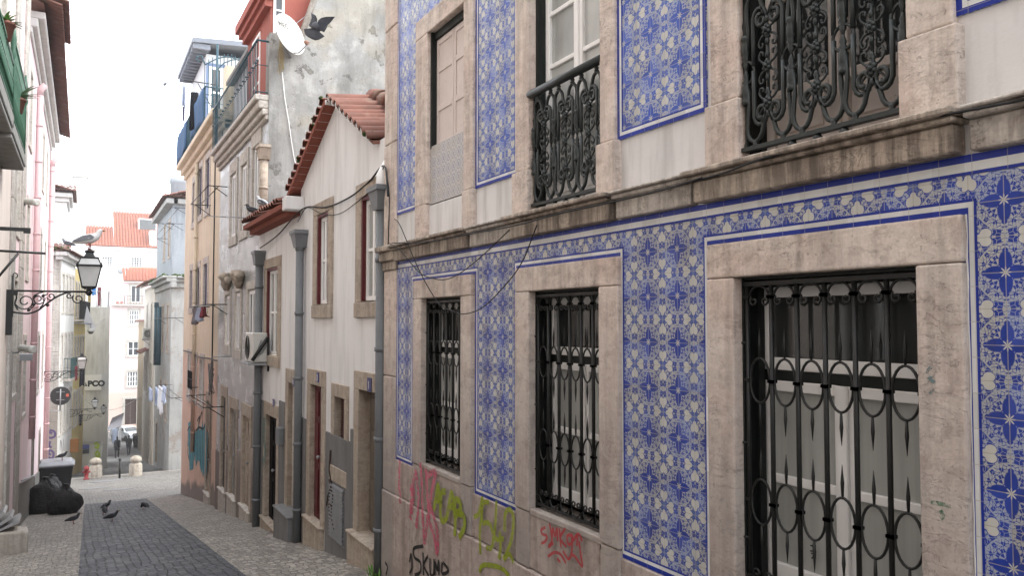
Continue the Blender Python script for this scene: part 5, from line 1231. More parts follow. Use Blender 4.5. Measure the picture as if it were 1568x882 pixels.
# next houses down the right side
I = Pl((xs-.05, 0), (0, 1), (-1, 0))
ih = thing('narrow_pink_house', 'narrow pale house with tiled canopy and air conditioner on the right far down', 'house', (4.1, 62, gz(62)))
iw = [(58, 59.2, -1.2, 1.2), (62, 63.2, -1.2, 1.2), (58, 59.2, -5, -2.8), (62, 63.2, -5, -2.8), (58, 59.2, -9.2, -6.6), (64.2, 65.2, -4.8, -2.6)]
q = MB(); q.wall(I, 56.02, 66, -12, 2.4, iw, .15); q.wall(Pl((0, 56.02), (1, 0), (0, -1)), xs-.05, 9, -12, 2.4, [], 0); q.build('wall', plaster('pale_cream_far', (.60,.55,.49), amt=.25, streak=.3, low=(-5, -9, (.42,.35,.27))), ih, recalc=False)
for r in iw: wn = win(ih, I, r, -.05, .08, 2, 2, mg=m_glass_far); surround(wn, I, r, .14, .18, .14, m_palestone, .02)
rf = MB(); tile_row(rf, I.p(56, 2.5, .6), I.p(66, 2.5, .6), (1, 0, .45), 2, .12, .26); rf.face([I.p(56, 2.45, .5), I.p(66, 2.45, .5), I.p(66, 4, -4), I.p(56, 4, -4)]); rf.build('roof', m_terracotta, ih, recalc=False)
rf = MB(); a = I.at(232, 418, .3); tile_row(rf, I.p(60.5, -2.2, .55), I.p(64.5, -2.2, .55), (1, 0, .5), .7, .12, .26); rf.build('canopy', m_terracotta, ih, recalc=False)
def simple_ac(c, label, s_=1):
    t = thing('air_conditioner', label, 'air conditioner', c); x, y, z = c; q = MB(); q.box(x-.35, x+.45, y-.3, y+.3, z, z+.75); q.build('casing', m_acw, t, bevel=.02)
    q = MB()
    for k in range(6): q.tube([(x-.02+(.06+.04*k)*math.cos(R(u)), y-.31, z+.36+(.06+.04*k)*math.sin(R(u))) for u in range(0, 360, 24)], .012, 4, closed=True)
    q.build('fan_grille', m_acg, t); q = MB(); q.box(x-.4, x+.5, y-.33, y+.33, z-.08, z-.01); q.tube([(x+.45, y-.28, z-.7), (x-.35, y-.28, z-.05)], .025, 5); q.build('bracket', m_steel, t); return t
pI = Pl((0, 60), (1, 0), (0, -1)); a, z = pI.at(227, 519); simple_ac((a, 60, z), 'white air conditioner far down on the right side, under a tiled canopy')
jh = thing('ochre_house', 'narrow ochre house at the far right end of the alley', 'house', (5.25, 80, gz(80)))
J = Pl((5.25, 0), (0, 1), (-1, 0)); jw = [(74, 75.5, -3.5, -1.4), (79, 80.5, -3.5, -1.4), (74, 75.5, -8, -5.8), (79, 80.5, -8, -5.8)]; jd = [(77, 78, -12, -9.8)]
q = MB(); q.wall(J, 66.02, 92, -13.5, 0, jw+jd, .15); q.wall(Pl((0, 66.02), (1, 0), (0, -1)), 5.25, 9, -13.5, 0, [], 0); q.build('wall', plaster('ochre_render', (.45,.37,.26), amt=.3, streak=.3), jh, recalc=False)
for r in jw: wn = win(jh, J, r, -.05, .09, 2, 2, mg=m_glass_far); surround(wn, J, r, .16, .2, .16, m_palestone, .02)
door(jh, J, jd[0], -.05, m_brownwood)
q = MB(); q.pb(J, 66, 92, 0, .2, -3, .35); q.build('eave', m_terracotta, jh)

# end of the street: pink house facing up the hill
E1 = Pl((0, 105), (1, 0), (0, -1))
m_pinkfar = plaster('pale_pink_render', (.72,.58,.57), amt=.12, streak=.12, low=(-7.6, -8.2, (.62,.46,.38)))
m_whitefar = plaster('bright_white_render', (.78,.77,.76), amt=.1, streak=.1)
m_roofor = plaster('orange_roof_tile', (.40,.14,.085), (.25,.10,.06), .35, .15, 2, .3)
eh = thing('pink_end_house', 'tall pale pink house closing the end of the street', 'house', (5, 105, gz(105)))
ew = [rect(E1, 198, 212, 475, 497), rect(E1, 196.5, 213, 523, 545), rect(E1, 196.5, 212.5, 569, 592), rect(E1, 199.5, 214.5, 437, 463)]; ed_ = [rect(E1, 194, 211.5, 611, 650)]
x0, x1 = E1.a(166), E1.a(252); zr = E1.at(200, 432)[1]
q = MB(); q.wall(E1, x0, x1, -13.5, zr, ew+ed_, .2); q.box(x0, x0+.01, 105.01, 113, -13.5, zr); q.build('wall', m_pinkfar, eh, recalc=False)
for i, r in enumerate(ew): wn = win(eh, E1, r, -.06, .09, 2 if i in (1, 3) else 4, 1 if i == 3 else (3 if i != 1 else 2), mg=m_glass_far); surround(wn, E1, r, .24, .24, .24, m_palestone, .04)
dn = door(eh, E1, ed_[0], -.12, m_brownwood); surround(dn, E1, ed_[0], .3, .25, 0, m_palestone, .05)
rf = MB(); tile_row(rf, E1.p(E1.a(187), zr+.1, .5), E1.p(x1, zr+.1, .5), (0, 1, .38), 5, .16, .34); rf.face([E1.p(E1.a(187), zr+.05, .5), E1.p(x1, zr+.05, .5), E1.p(x1, zr+2.1, -4.5), E1.p(E1.a(200), zr+2.1, -4.5)]); rf.build('roof', m_roofor, eh, recalc=False)
zb_ = E1.at(200, 466)[1]; q = MB(); q.pb(E1, x0+.3, x1-1, zb_-.2, zb_, 0, .5); q.build('balcony_slab', m_palestone, eh)
xa, xb = E1.a(190), E1.a(226); simple_rail(eh, [(xa, 104.95), (xa, 104.55), (xb, 104.55), (xb, 104.95)], zb_, E1.at(200, 453)[1], m_iron, .3, .018, 'balcony_railing', kn=False)
rf = MB(); tile_row(rf, E1.p(E1.a(176), zb_+.05, .5), E1.p(E1.a(189), zb_+.05, .5), (0, 1, .4), .6, .14, .3); rf.build('balcony_tiles', m_roofor, eh, recalc=False)
# white house behind with the big red roof
E2 = Pl((0, 116), (1, 0), (0, -1))
bh = thing('white_end_house', 'bright white house with a large red tiled roof behind the pink end house', 'house', (5, 116, 0))
x0, x1 = E2.a(120), E2.a(262); ze = E2.at(200, 380)[1]
bw = [rect(E2, 154, 170, 393, 407), rect(E2, 199.5, 215, 394, 409)]
q = MB(); q.wall(E2, x0, x1, -13.5, ze, bw, .2); q.build('wall', m_whitefar, bh, recalc=False)
for r in bw: wn = win(bh, E2, r, -.06, .07, 4, 4, mg=m_glass_far); surround(wn, E2, r, .2, .2, .2, m_whitefar, .04)
q = MB(); q.pb(E2, x0, x1, ze-.35, ze, -.2, .35); q.build('eave_cornice', m_whitefar, bh)
rf = MB(); xk = E2.a(172); z1_, z2_ = E2.at(150, 347, -5)[1], E2.at(200, 326, -7.5)[1]
def slope(a0, a1, zt, dep, aw=None):
    n = int((a1-a0)/.34); ln = math.hypot(dep+.5, zt-ze)
    tile_row(rf, E2.p(a0, ze+.1, .5), E2.p(a1, ze+.1, .5), (0, dep+.5, zt-ze), ln, .165, .34)
    rf.face([E2.p(a0, ze+.02, .5), E2.p(a1, ze+.02, .5), E2.p(a1, zt-.05, -dep), E2.p(a0, zt-.05, -dep)])
slope(x0, xk, z1_, 5); slope(xk, x1, z2_, 7.5)
ro = rf.build('roof', m_roofor, bh, recalc=False)
rd = rect(E2, 227, 237, 353, 377, 0); q = MB(); q.pb(E2, rd[0], rd[1], rd[2], rd[3], -3, .2); q.build('chimney', m_whitefar, ro)
q = MB(); a, z = E2.at(224, 340, -4); q.pb(E2, a-1, a+1.3, z-1.4, z+.4, -6, -3.4); q.pb(E2, a-.85, a+1.15, z-1.2, z+.25, -3.399, -3.36, 1); q.build('skylight', [m_whitefar, m_glass], ro)
for x, y0, y1, lb in ((178, 305, 328, 'thin tv aerial at the left end of the red roof ridge'), (237, 305, 352, 'tv aerial at the right of the red roof'), (139, 335, 362, 'short aerial mast behind the gull')):
    A, B = E2.at(x, y1, -6), E2.at(x, y0, -6); q = MB(); q.tube([E2.p(*A, -6), E2.p(*B, -6)], .035, 5)
    for k in range(4): zz = B[1]-.2-.35*k; q.tube([E2.p(B[0]-.35+.06*k, zz, -6), E2.p(B[0]+.35-.06*k, zz, -6)], .02, 4)
    tag(q.build('tv_aerial', m_steel), lb, 'aerial')
pE = Pl((0, 104.2), (1, 0), (0, -1)); a, z = E2.at(184, 420, 2); 
q = MB(); q.lathe([(.34, 0), (.36, .1), (.2, .12)], E2.p(*E2.at(184.5, 415, .3), .3), axis=(0, -1, 0), n=14); tag(q.build('wall_fan', m_steel), 'round vent fan on the white end wall', 'vent')
# plain white block half way on the left
wb = thing('white_block', 'tall plain white rendered house between the grey house and the pink end house', 'house', (2.2, 80, gz(80)))
B1 = Pl((0, 80), (1, 0), (0, -1)); q = MB(); b0, b1 = B1.a(150), B1.a(173); q.box(b0, b1-.5, 80, 100, -13.5, B1.at(165, 398)[1]); q.build('wall', m_whitefar, wb)
q = MB(); q.box(b1-.498, b1-.2, 80.02, 99, -13.5, B1.at(165, 540)[1]); q.build('side_wall', m_greyhouse, wb)
# awning
aw = thing('awning', 'grey cloth awning sloping over the alley', 'awning', (2.4, 84, -9))
P_ = lambda x, y, Y_: Pl((0, Y_), (1, 0), (0, -1)).p(*Pl((0, Y_), (1, 0), (0, -1)).at(x, y), 0)
q = MB(); q.face([P_(163, 661, 76), P_(185, 653, 76), P_(190, 632, 84), P_(172, 640, 84)]); o = q.build('awning_cloth', m_greycl, aw, recalc=False); sm = o.modifiers.new('thick', 'SOLIDIFY'); sm.thickness = .03
q = MB(); q.tube([P_(163, 661, 76), P_(185, 653, 76)], .03, 5); q.tube([P_(185, 653, 76), P_(190, 632, 84)], .03, 5); q.tube([P_(163.5, 661, 76), P_(163.5, 712, 76)], .03, 5); q.build('awning_frame', m_steel, aw)
# cloths hung in the alley
for i, (x0, x1, yt, yb, Y_, m_, lb) in enumerate(((172, 181, 657, 680, 74, m_palebl, 'pale blue cloth hanging under the grey awning'), (182, 186, 655, 675, 73, m_whitecl, 'narrow white cloth under the awning'))):
    A = Pl((0, Y_), (1, 0), (0, -1)); u = A.at(x0, yt); v = A.at(x1, yt); cloth('hanging_cloth', (A.p(*u), A.p(v[0], u[1])), u[1]-A.at(x0, yb)[1], m_, lb, 'cloth')

# ------------------------------------------------------------------ drying racks and washing on the right side
def rack(pl, x0, x1, y, label, brace=1, out=.55):
    (a0, z), (a1, _) = pl.at(x0, y, out), pl.at(x1, y, out); t = thing('drying_rack', label, 'drying rack', pl.p((a0+a1)/2, z, 0)); q = MB(); a0, a1 = sorted((a0, a1))
    for d in (out, out*.55): q.tube([pl.p(a0, z, d), pl.p(a1, z, d)], .012, 5)
    q.build('lines', m_iron, t); q = MB()
    for a in (a0+.05, a1-.05): q.tube([pl.p(a, z, 0), pl.p(a, z, out)], .014, 5); q.tube([pl.p(a, z-.3, 0), pl.p(a, z, out*.8)], .012, 5)
    q.build('brackets', m_iron, t); return t
rk = rack(K, 290, 318, 470, 'black drying rack under the lilac windows of the cream house, with washing')
rack(K, 292, 319, 313, 'empty drying rack at the top windows of the cream house')
rack(K, 285, 312, 606, 'black window guard rail low on the salmon wall')
rack(H, 243, 262, 342, 'empty drying rack high on the slate house', out=.7); rack(H, 236, 256, 365, 'second empty drying rack high on the slate house, lower and further out', out=.7); rack(H, 238, 264, 488, 'drying rack at mid height on the old grey house'); 
rack(H, 238, 262, 590, 'low drying rack on the old grey house with pale washing', out=.8)
def hang(pl, out, specs, grp=None):
    for nm, x0, x1, yt, yb, m_, lb in specs:
        u, v = pl.at(x0, yt, out), pl.at(x1, yt, out); cloth(nm, (pl.p(*u, out), pl.p(v[0], u[1], out)), max(.2, u[1]-pl.at((x0+x1)/2, yb, out)[1]), m_, lb, 'clothes', grp, depth=(1, 0, 0), wav=.06, taper=.12)
hang(K, .5, (('hanging_shirt', 296, 303, 472, 497, m_greycl, 'lilac grey shirt on the cream house rack'), ('hanging_shirt', 303, 308, 472, 492, m_palebl, 'pale shirt in the middle of the cream house rack'), ('hanging_shirt', 308, 314, 471, 486, m_redcl, 'dark red cloth on the cream house rack')))
hang(H, .7, (('hanging_towel', 238, 243, 592, 622, m_palebl, 'light blue towel hanging on the low rack'), ('hanging_trousers', 243.5, 249, 590, 632, m_whitecl, 'white trousers hanging on the low rack'), ('hanging_towel', 249.5, 254, 590, 618, m_palebl, 'blue white towel nearest on the low rack')))
hang(I, .9, (('hanging_towel', 228, 233, 592, 614, m_palebl, 'lavender towel hanging far down on the right'),))
# washing on a pole outside the terrace
AP = Pl((0, 26.3), (1, 0), (0, -1)); q = MB(); a, z = AP.at(281, 122); b = AP.at(335, 130); q.tube([AP.p(a, z), AP.p(*b)], .018, 5); q.tube([AP.p((a+b[0])/2-.1, z-.04), AP.p(b[0]-.2, z-.75)], .014, 5); tag(q.build('washing_pole', m_iron), 'thin washing pole sticking out from the cream house terrace', 'pole')
for nm, x0, x1, yt, yb, m_, lb in (('hanging_coat', 292, 304, 140, 196, m_blackcl, 'long black garment hanging outside the terrace'), ('hanging_shirt', 279, 284, 130, 163, m_palebl, 'pale garment hanging furthest out from the terrace'), ('hanging_strip', 280, 283, 163, 185, m_lilac, 'thin dark strip dangling below the pale garment')):
    u, v = AP.at(x0, yt, -.3), AP.at(x1, yt, -.3); cloth(nm, (AP.p(*u, -.3), AP.p(v[0], u[1], -.3)), u[1]-AP.at(x0, yb, -.3)[1], m_, lb, 'clothes', taper=.05 if nm != 'hanging_coat' else -.25, wav=.05)
# ================================================================== ground
def setts(name, sc, cols, gap, rnd=.55, bump=.8, wet=None, stretch=(1, 1, 1), rough=.75, warm=None):
    t = T(name); x, y, z = t.xyz(); w1 = t.noise(1.1, 2, .5); v = t.vec(x+w1*.12, y+t.noise(.9, 2, .5)*.15, 0); v = t.scale(v, stretch)
    e = t.vor(sc, v, 'DISTANCE_TO_EDGE', dim='2D', rnd=rnd); cell = t.vor(sc, v, 'F1', out=1, dim='2D', rnd=rnd); r = t.white(t.scale(cell.s, (7.1, 3.3, 1)))
    n = t.noise(.55, 5, .65); f = t.noise(30, 3, .6); m = t.noise(3, 4, .6)
    c = t.ramp(r, [(0, cols[0]), (.5, cols[1]), (1, cols[2])])
    g = e.lt(.055, .035)
    c = t.mix(n.gt(.5, .2)*.5, c, tuple(q*.55 for q in cols[1])); c = t.mix(m.gt(.6, .1)*.35, c, warm or tuple(min(1, q*1.35) for q in cols[1])); c = t.mix(g*.85, c, gap)
    t.bump((1-g)*.8+r*.5+f*.2, bump, .02)
    return t.done(c, t.mr(r+f*.3, 0, 1.3, rough*.7, rough*1.15), .35)
m_road = setts('basalt_setts', 8.5, ((.020,.022,.028), (.033,.036,.044), (.056,.060,.070)), (.010,.010,.012), .5, .9, stretch=(1, .8, 1), rough=.62)
m_pave = setts('limestone_cobbles', 11.5, ((.125,.110,.095), (.26,.235,.205), (.44,.40,.35)), (.045,.04,.035), .8, .7)
m_plaza = setts('light_cobbles', 9, ((.11,.103,.095), (.19,.18,.165), (.32,.305,.28)), (.05,.047,.042), .8, .7)
m_alley = setts('alley_paving', 9, ((.10,.098,.094), (.14,.137,.13), (.19,.185,.175)), (.06,.058,.055), .6, .6)
m_earth = plaster('dusty_ground', (.18,.17,.155), amt=.4)
def strip(name, x0, x1, ys, m, lift=0):
    q = MB(); f0 = x0 if callable(x0) else (lambda Y: x0); f1 = x1 if callable(x1) else (lambda Y: x1)
    for a, b in zip(ys, ys[1:]): q.face([(f0(a), a, gz(a)+lift), (f1(a), a, gz(a)+lift), (f1(b), b, gz(b)+lift), (f0(b), b, gz(b)+lift)])
    return struct(name, q, m, recalc=False)
def yr(a, b, s=2.0): n = max(1, int((b-a)/s)); return [a+(b-a)*i/n for i in range(n+1)]
ed0 = lambda Y: -.10+.0105*Y; ed1 = lambda Y: 1.74+.0118*Y
strip('ground', -300, 300, sorted(set([-30, -5, 32, 44, 52, 60, 86, 100, 400]+yr(-10, 100, 6))), m_earth, -.35)
strip('road', ed0, ed1, yr(-9, 30.6), m_road, .004)
strip('pavement_left', -1.45, ed0, yr(-9, 30.6), m_pave); strip('pavement_right', ed1, 3.4, yr(-9, 30.6), m_pave)
strip('plaza', -2.5, 5.5, yr(30.6, 45.2), m_plaza, .001)
strip('cross_street', -20, 30, yr(45.2, 49.5), m_alley, -.04); strip('alley', -4, 6, yr(49.5, 100), m_alley, -.02); strip('end_square', -20, 30, yr(100, 106), m_alley, -.02)
q = MB(); q.box(-2.5, 5.5, 45.21, 45.45, gz(45.3)-.5, gz(45.3)+.005); struct('kerb', q, m_quoin)
def Gp(x, y, lo=2, hi=120):                 # point of the ground under a photo point
    r = ray(x, y); Y = lo
    while Y < hi:
        k = Y/r.y
        if r.z*k < gz(Y): return Vector((r.x*k, Y, gz(Y)))
        Y += .02
    return Vector((0, hi, gz(hi)))
# manhole covers and worn patches
for i, (x, y, rx, lb) in enumerate(((164, 737, .75, 'dark round cover on the light cobbles, farthest'), (146, 748, .62, 'dark cover on the light cobbles, left'), (183, 750, .6, 'dark cover on the light cobbles, right'))):
    c = Gp(x, y); q = MB(); P = [(c.x+rx*math.cos(R(t)), c.y+rx*.75*math.sin(R(t)), gz(c.y+rx*.75*math.sin(R(t)))+.012) for t in range(0, 360, 15)]; q.prism(P, (0, 0, -.04)); tag(q.build('manhole_cover', m_grey), lb, 'manhole cover')

# ------------------------------------------------------------------ bollards, bin, bags, stone block
m_boll = stone('bollard_stone', (.44,.40,.34), (.40,.35,.28), grime=.5)
for x, y, lb in ((146, 732, 'round-headed stone bollard at left, in front of the garage door'), (207.5, 729, 'round-headed stone bollard at right, in front of the alley')):
    c = Gp(x, y); q = MB(); q.lathe([(.31, -.1), (.30, .0), (.29, .55), (.25, .60), (.20, .62), (.19, .67), (.25, .70), (.27, .78), (.24, .88), (.15, .95), (.05, .975)], c, n=20); tag(q.build('stone_bollard', m_boll), lb, 'bollard', 'stone bollards across the street end')
c = Gp(183, 733); q = MB(); q.tube([c, c+Vector((0, 0, .85))], .045, 8); q.lathe([(.06, 0), (.07, .05), (.03, .1)], c+Vector((0, 0, .84)), n=8); tag(q.build('thin_post', m_iron), 'thin dark iron post between the two stone bollards', 'post')
c = Gp(132, 735); q = MB(); q.lathe([(.13, 0), (.13, .05), (.085, .07), (.085, .45), (.12, .47), (.12, .52), (.09, .6), (.03, .66)], c, n=12); q.tube([c+Vector((-.17, 0, .36)), c+Vector((.17, 0, .36))], .05, 8); tag(q.build('fire_hydrant', paint('red_hydrant_paint', (.22,.018,.02), .55, .2)), 'small red fire hydrant left of the bollards', 'hydrant')
# bin
def bag_mat():
    t = T('black_bag_plastic'); v = t.obj(); n = t.noise(5, 4, .6, v=v, dist=.8); f = t.noise(17, 3, .6, v=v, dist=1.4)
    t.bump(n*.8+f*.7, 1.0, .09); return t.done(t.mix(n.gt(.5, .2)*.3, (.008,.008,.009), (.02,.02,.022)), t.mr(f, .3, .7, .28, .5), .5)
m_bag = bag_mat(); m_binp = paint('black_bin_plastic', (.015,.016,.018), .5, .25, .4); m_lid = paint('grey_bin_lid', (.25,.26,.28), .4, .3, .4)
cb = Gp(82, 784); 
def bag(c, r, sc, seed, label, knot=True):
    t = thing('rubbish_bag', label, 'rubbish bag', tuple(c), group='black rubbish bags by the wall'); q = MB(); n, rows = 26, 18
    for i in range(rows+1):
        th = math.pi*i/rows
        for j in range(n):
            ph_ = 2*math.pi*j/n; v = Vector((math.sin(th)*math.cos(ph_), math.sin(th)*math.sin(ph_), math.cos(th)))
            k = 1+.30*mnoise.noise(v*1.5+Vector((seed, 0, 0)))+.07*mnoise.noise(v*4+Vector((0, seed, 0)))+.035*math.sin(ph_*9+seed+3*v.z)*max(0, v.z+.3)
            z = v.z*sc[2]*k
            if z < -.62*sc[2]: z = -.62*sc[2]+.05*(z+.62*sc[2])
            q.v.append((c.x+v.x*r*sc[0]*k, c.y+v.y*r*sc[1]*k, c.z+r*(z+.62*sc[2])))
    for i in range(rows):
        for j in range(n): A = i*n; B = A+n; q.f.append((A+j, B+j, B+(j+1) % n, A+(j+1) % n)); q.m.append(0); q.sm.append(True)
    q.build('bag', m_bag, t)
    top = c+Vector((0, 0, r*(1.58*sc[2]))); q = MB()
    q.lathe([(.07, -.1), (.035, 0), (.05, .04), (.10, .12), (.03, .13)], top, axis=(.3, .1, 1), n=9); q.build('knot', m_bag, t)
b1, b2, b3 = Gp(68, 786), Gp(99, 787), Gp(78, 770)
bag(b1+Vector((-.02, 0, 0)), .48, (.95, .9, 1.25), 3.1, 'tall slumped black rubbish bag on the left, against the wall'); bag(b2, .42, (1.0, .9, 1.1), 8.4, 'round full black rubbish bag on the right of the pile'); bag(b3+Vector((.0, .5, .0)), .42, (.9, .9, 1.2), 5.7, 'black rubbish bag squeezed behind the other two')
cbn = Gp(84, 765)+Vector((0, .9, 0)); cbn.z = gz(cbn.y); t = thing('wheelie_bin', 'black wheelie bin with a grey lid behind the rubbish bags', 'bin', tuple(cbn)); x, y, z = cbn
q = MB(); q.hexa([(x-.45,y-.38,z+.12),(x+.45,y-.38,z+.12),(x+.45,y+.38,z+.12),(x-.45,y+.38,z+.12),(x-.58,y-.5,z+1.2),(x+.58,y-.5,z+1.2),(x+.58,y+.5,z+1.2),(x-.58,y+.5,z+1.2)]); q.build('bin_body', m_binp, t, bevel=.04, seg=2)
q = MB(); q.box(x-.62, x+.62, y-.55, y+.55, z+1.2, z+1.28); q.hexa([(x-.6,y-.53,z+1.281),(x+.6,y-.53,z+1.281),(x+.6,y+.53,z+1.281),(x-.6,y+.53,z+1.281),(x-.5,y-.35,z+1.37),(x+.5,y-.35,z+1.37),(x+.5,y+.45,z+1.40),(x-.5,y+.45,z+1.40)]); q.build('lid', m_lid, t, bevel=.03, seg=2)
for sx in (-.4, .4): q = MB(); q.lathe([(.11, -.04), (.12, -.02), (.12, .02), (.11, .04)], (x+sx, y+.36, z+.12), axis=(1, 0, 0), n=12); q.build('wheel', m_binp, t)
q = MB(); q.tube([(x-.5, y+.55, z+1.2), (x-.5, y+.66, z+1.23), (x+.5, y+.66, z+1.23), (x+.5, y+.55, z+1.2)], .025, 6); q.build('handle', m_binp, t)
# stone block with folded metal sheets
cs = Gp(16, 849); q = MB()
x, y, z = cs; q.hexa([(x-.55,y-.02,z-.2),(x+.25,y-.02,z-.2),(x+.23,y+.5,z-.2),(x-.55,y+.5,z-.2),(x-.52,y+.0,z+.40),(x+.27,y+.01,z+.36),(x+.22,y+.48,z+.36),(x-.52,y+.48,z+.42)]); tag(q.build('stone_block', m_quoin, bevel=.035, seg=2), 'rough grey stone block at the left edge of the pavement', 'stone block')
q = MB()
for k in range(5):
    xa, za, xb, zb_ = x-.66+.105*k, z+.42-.012*k, x-.30+.105*k, z+.90-.095*k
    dx, dz = (xb-xa), (zb_-za); L_ = math.hypot(dx, dz); nx, nz = -dz/L_*.035, dx/L_*.035; y0_ = y-.06+.02*k
    q.hexa([(xa,y0_,za),(xb,y0_,zb_),(xb,y0_+.62,zb_),(xa,y0_+.62,za),(xa+nx,y0_,za+nz),(xb+nx*1.6,y0_,zb_+nz*1.6),(xb+nx*1.6,y0_+.62,zb_+nz*1.6),(xa+nx,y0_+.62,za+nz)])
tag(q.build('metal_sheets', paint('bright_sheet_metal', (.42,.43,.45), .35, .3, .5, .6)), 'bent silver metal sheets stacked on the stone block at far left', 'metal sheets')

# ------------------------------------------------------------------ birds
def feather(name, col, col2): 
    t = T(name); v = t.obj(); n = t.noise(14, 3, .6, v=v); return t.done(t.mix(n.gt(.5, .2)*.6, col, col2), .6, .25)
m_pig = feather('dark_pigeon_feathers', (.030,.031,.036), (.065,.066,.075)); m_pigl = feather('grey_pigeon_feathers', (.10,.105,.12), (.05,.05,.06)); m_gull = feather('white_gull_feathers', (.75,.75,.74), (.68,.68,.68)); m_gullw = feather('grey_gull_wing', (.17,.18,.20), (.22,.23,.25)); m_beak = paint('horn_beak', (.25,.16,.06), .5, .1); m_leg = paint('pink_leg', (.30,.10,.08), .6, .1)
def bird(name, label, loc, rz, L_=.32, m=m_pig, mw=None, stoop=0, peck=False, cat_='pigeon', group=None, pitch=.35):
    t = thing(name, label, cat_, tuple(loc), rz, group)          # faces local +x
    k = L_/.32; q = MB(); hz = .10*k
    hd = (.125, .02) if peck else (.115, .235)
    path = [(-.185, .085), (-.13, .095), (-.08, .115), (-.02, .13), (.04, .145), (.08, .165), (.10, .195 if not peck else .11), (hd[0], hd[1] if not peck else .07), (hd[0]+.028, hd[1]+.002 if not peck else .055)]
    rad = [.012, .024, .048, .062, .060, .048, .032, .031, .020]
    q.tube([(a*k, 0, b*k) for a, b in path], [r*k for r in rad], 10)
    q.face([(-.12*k, -.028*k, .10*k), (-.22*k, -.042*k, .075*k), (-.22*k, .042*k, .075*k), (-.12*k, .028*k, .10*k)])
    o = q.build('body', m, t, rel=False); o.modifiers.new('smooth', 'SUBSURF').levels = 1; o.modifiers['smooth'].render_levels = 1
    for s_ in (-1, 1):
        q = MB(); W_ = [(.07, .155), (.03, .185), (-.06, .165), (-.15, .115), (-.19, .09), (-.12, .095), (-.03, .105), (.05, .125)]
        q.prism([(a*k, s_*(.050-.02*abs(a+.02)/.17)*k, b*k) for a, b in W_], (0, s_*.014*k, 0)); q.build('wing', mw or m, t, rel=False, bevel=.006*k)
        q = MB(); q.tube([(.005*k, s_*.025*k, .09*k), (.012*k, s_*.028*k, .045*k), (.0, s_*.028*k, .006*k)], [.011*k, .006*k, .005*k], 5)
        for an in (-.5, 0, .5): q.tube([(0, s_*.028*k, .006*k), (.035*k*math.cos(an), s_*.028*k+.03*k*math.sin(an), .003*k)], .0035*k, 4)
        q.build('leg', m_leg, t, rel=False)
    ex, ez = hd[0]+.025, (hd[1] if not peck else .055)
    q = MB(); q.tube([((ex+.005)*k, 0, ez*k), ((ex+.045)*k, 0, (ez-.012)*k)], [.011*k, .002*k], 6); q.build('beak', m_beak, t, rel=False)
    return t
for x, y, rz, pk, lb in ((112, 803, .4, False, 'dark pigeon on the left pavement near the rubbish bags'), (163, 781, 1.2, False, 'dark pigeon farthest back of the three on the road setts'), (160, 789, 2.2, False, 'dark pigeon in the middle of the three on the road setts'), (171, 799, .35, False, 'dark pigeon nearest the camera on the road setts'), (221, 781, 2.6, True, 'dark pigeon alone near the right edge of the setts')):
    bird('pigeon', lb, Gp(x, y), rz-.5, .33, m_pig, peck=pk, group='pigeons on the street')
bird('pigeon', 'dark pigeon standing on the grey bin lid', (cbn.x+.18, cbn.y-.1, cbn.z+1.39), -.2, .42, m_pig)
W3 = Pl((2.93, 0), (0, 1), (-1, 0))
a, z = W3.at(385, 325); bird('pigeon', 'dark pigeon sitting on the eave of the white house', (2.95, a, 2.08), 2.4, .34, m_pig)
a2 = W3.a(397); bird('pigeon', 'pale grey pigeon sitting on the eave of the white house', (2.95, a2-.05, 2.08), 2.0, .38, feather('pale_pigeon', (.36,.37,.38), (.2,.2,.21)), m_pigl)
zp = Pl((0, 18.5), (1, 0), (0, -1)); g_ = zp.at(136, 381); bird('gull', 'white gull with grey wings standing on the large lamp', zp.p(g_[0], g_[1]-.03), -.25, .56, m_gull, m_gullw, cat_='gull')
pe = Pl((0, 45.6), (1, 0), (0, -1)); g_ = pe.at(104, 385); bird('pigeon', 'grey pigeon perched on the mossy eave beside the gull', pe.p(g_[0], 3.66), 2.9, .62, m_pigl, m_pig)
def flyer(cx, cy, dist, parts, mats, label, name='flying_pigeon'):
    r = ray(cx, cy).normalized(); c = r*dist; t = thing(name, label, 'pigeon', tuple(c)); k = dist*r.dot(CF)/FPX
    rt, up = CR, CU
    for nm, pts, dz, mi in parts:
        q = MB(); P = [c+rt*((x-cx)*k)-up*((y-cy)*k)+CF*(d) for (x, y), d in zip(pts, dz)]
        if nm == 'body': q.tube(P, [.02, .055, .06, .045, .03, .015][:len(P)], 10); o = q.build('body', mats[mi], t)
        else:
            q.prism([tuple(p) for p in P], tuple(CF*.008)); o = q.build(nm, mats[mi], t)
    return t
f5 = lambda pts: [(370+x/5.88, y/5.88) for x, y in pts]
flyer(484, 41, 9.6, [('tail', f5([(640,248),(560,258),(566,290),(582,318),(606,338),(640,356),(668,366),(700,360),(728,345),(746,322),(700,280),(680,255)]), [0]*3+[-.03]*6+[0]*3, 0),
    ('wing', f5([(645,238),(612,240),(600,215),(612,180),(618,140),(606,100),(598,70),(630,98),(656,120),(672,155),(680,200),(668,225)]), [0,0,.02,.04,.06,.1,.14,.1,.06,.04,0,0], 0),
    ('wing', f5([(690,262),(682,215),(690,178),(712,148),(750,130),(790,118),(815,108),(795,150),(780,185),(765,205),(758,240),(738,280),(712,270)]), [0,0,0,.03,.06,.1,.14,.1,.07,.05,.03,.02,0], 0),
    ('body', f5([(660,262),(664,245),(668,225),(672,205),(675,190),(678,180)]), [0,.02,.05,.09,.13,.16], 1)], [m_pig, m_pigl], 'dark pigeon in flight with fanned tail, in front of the grey plaster wall')
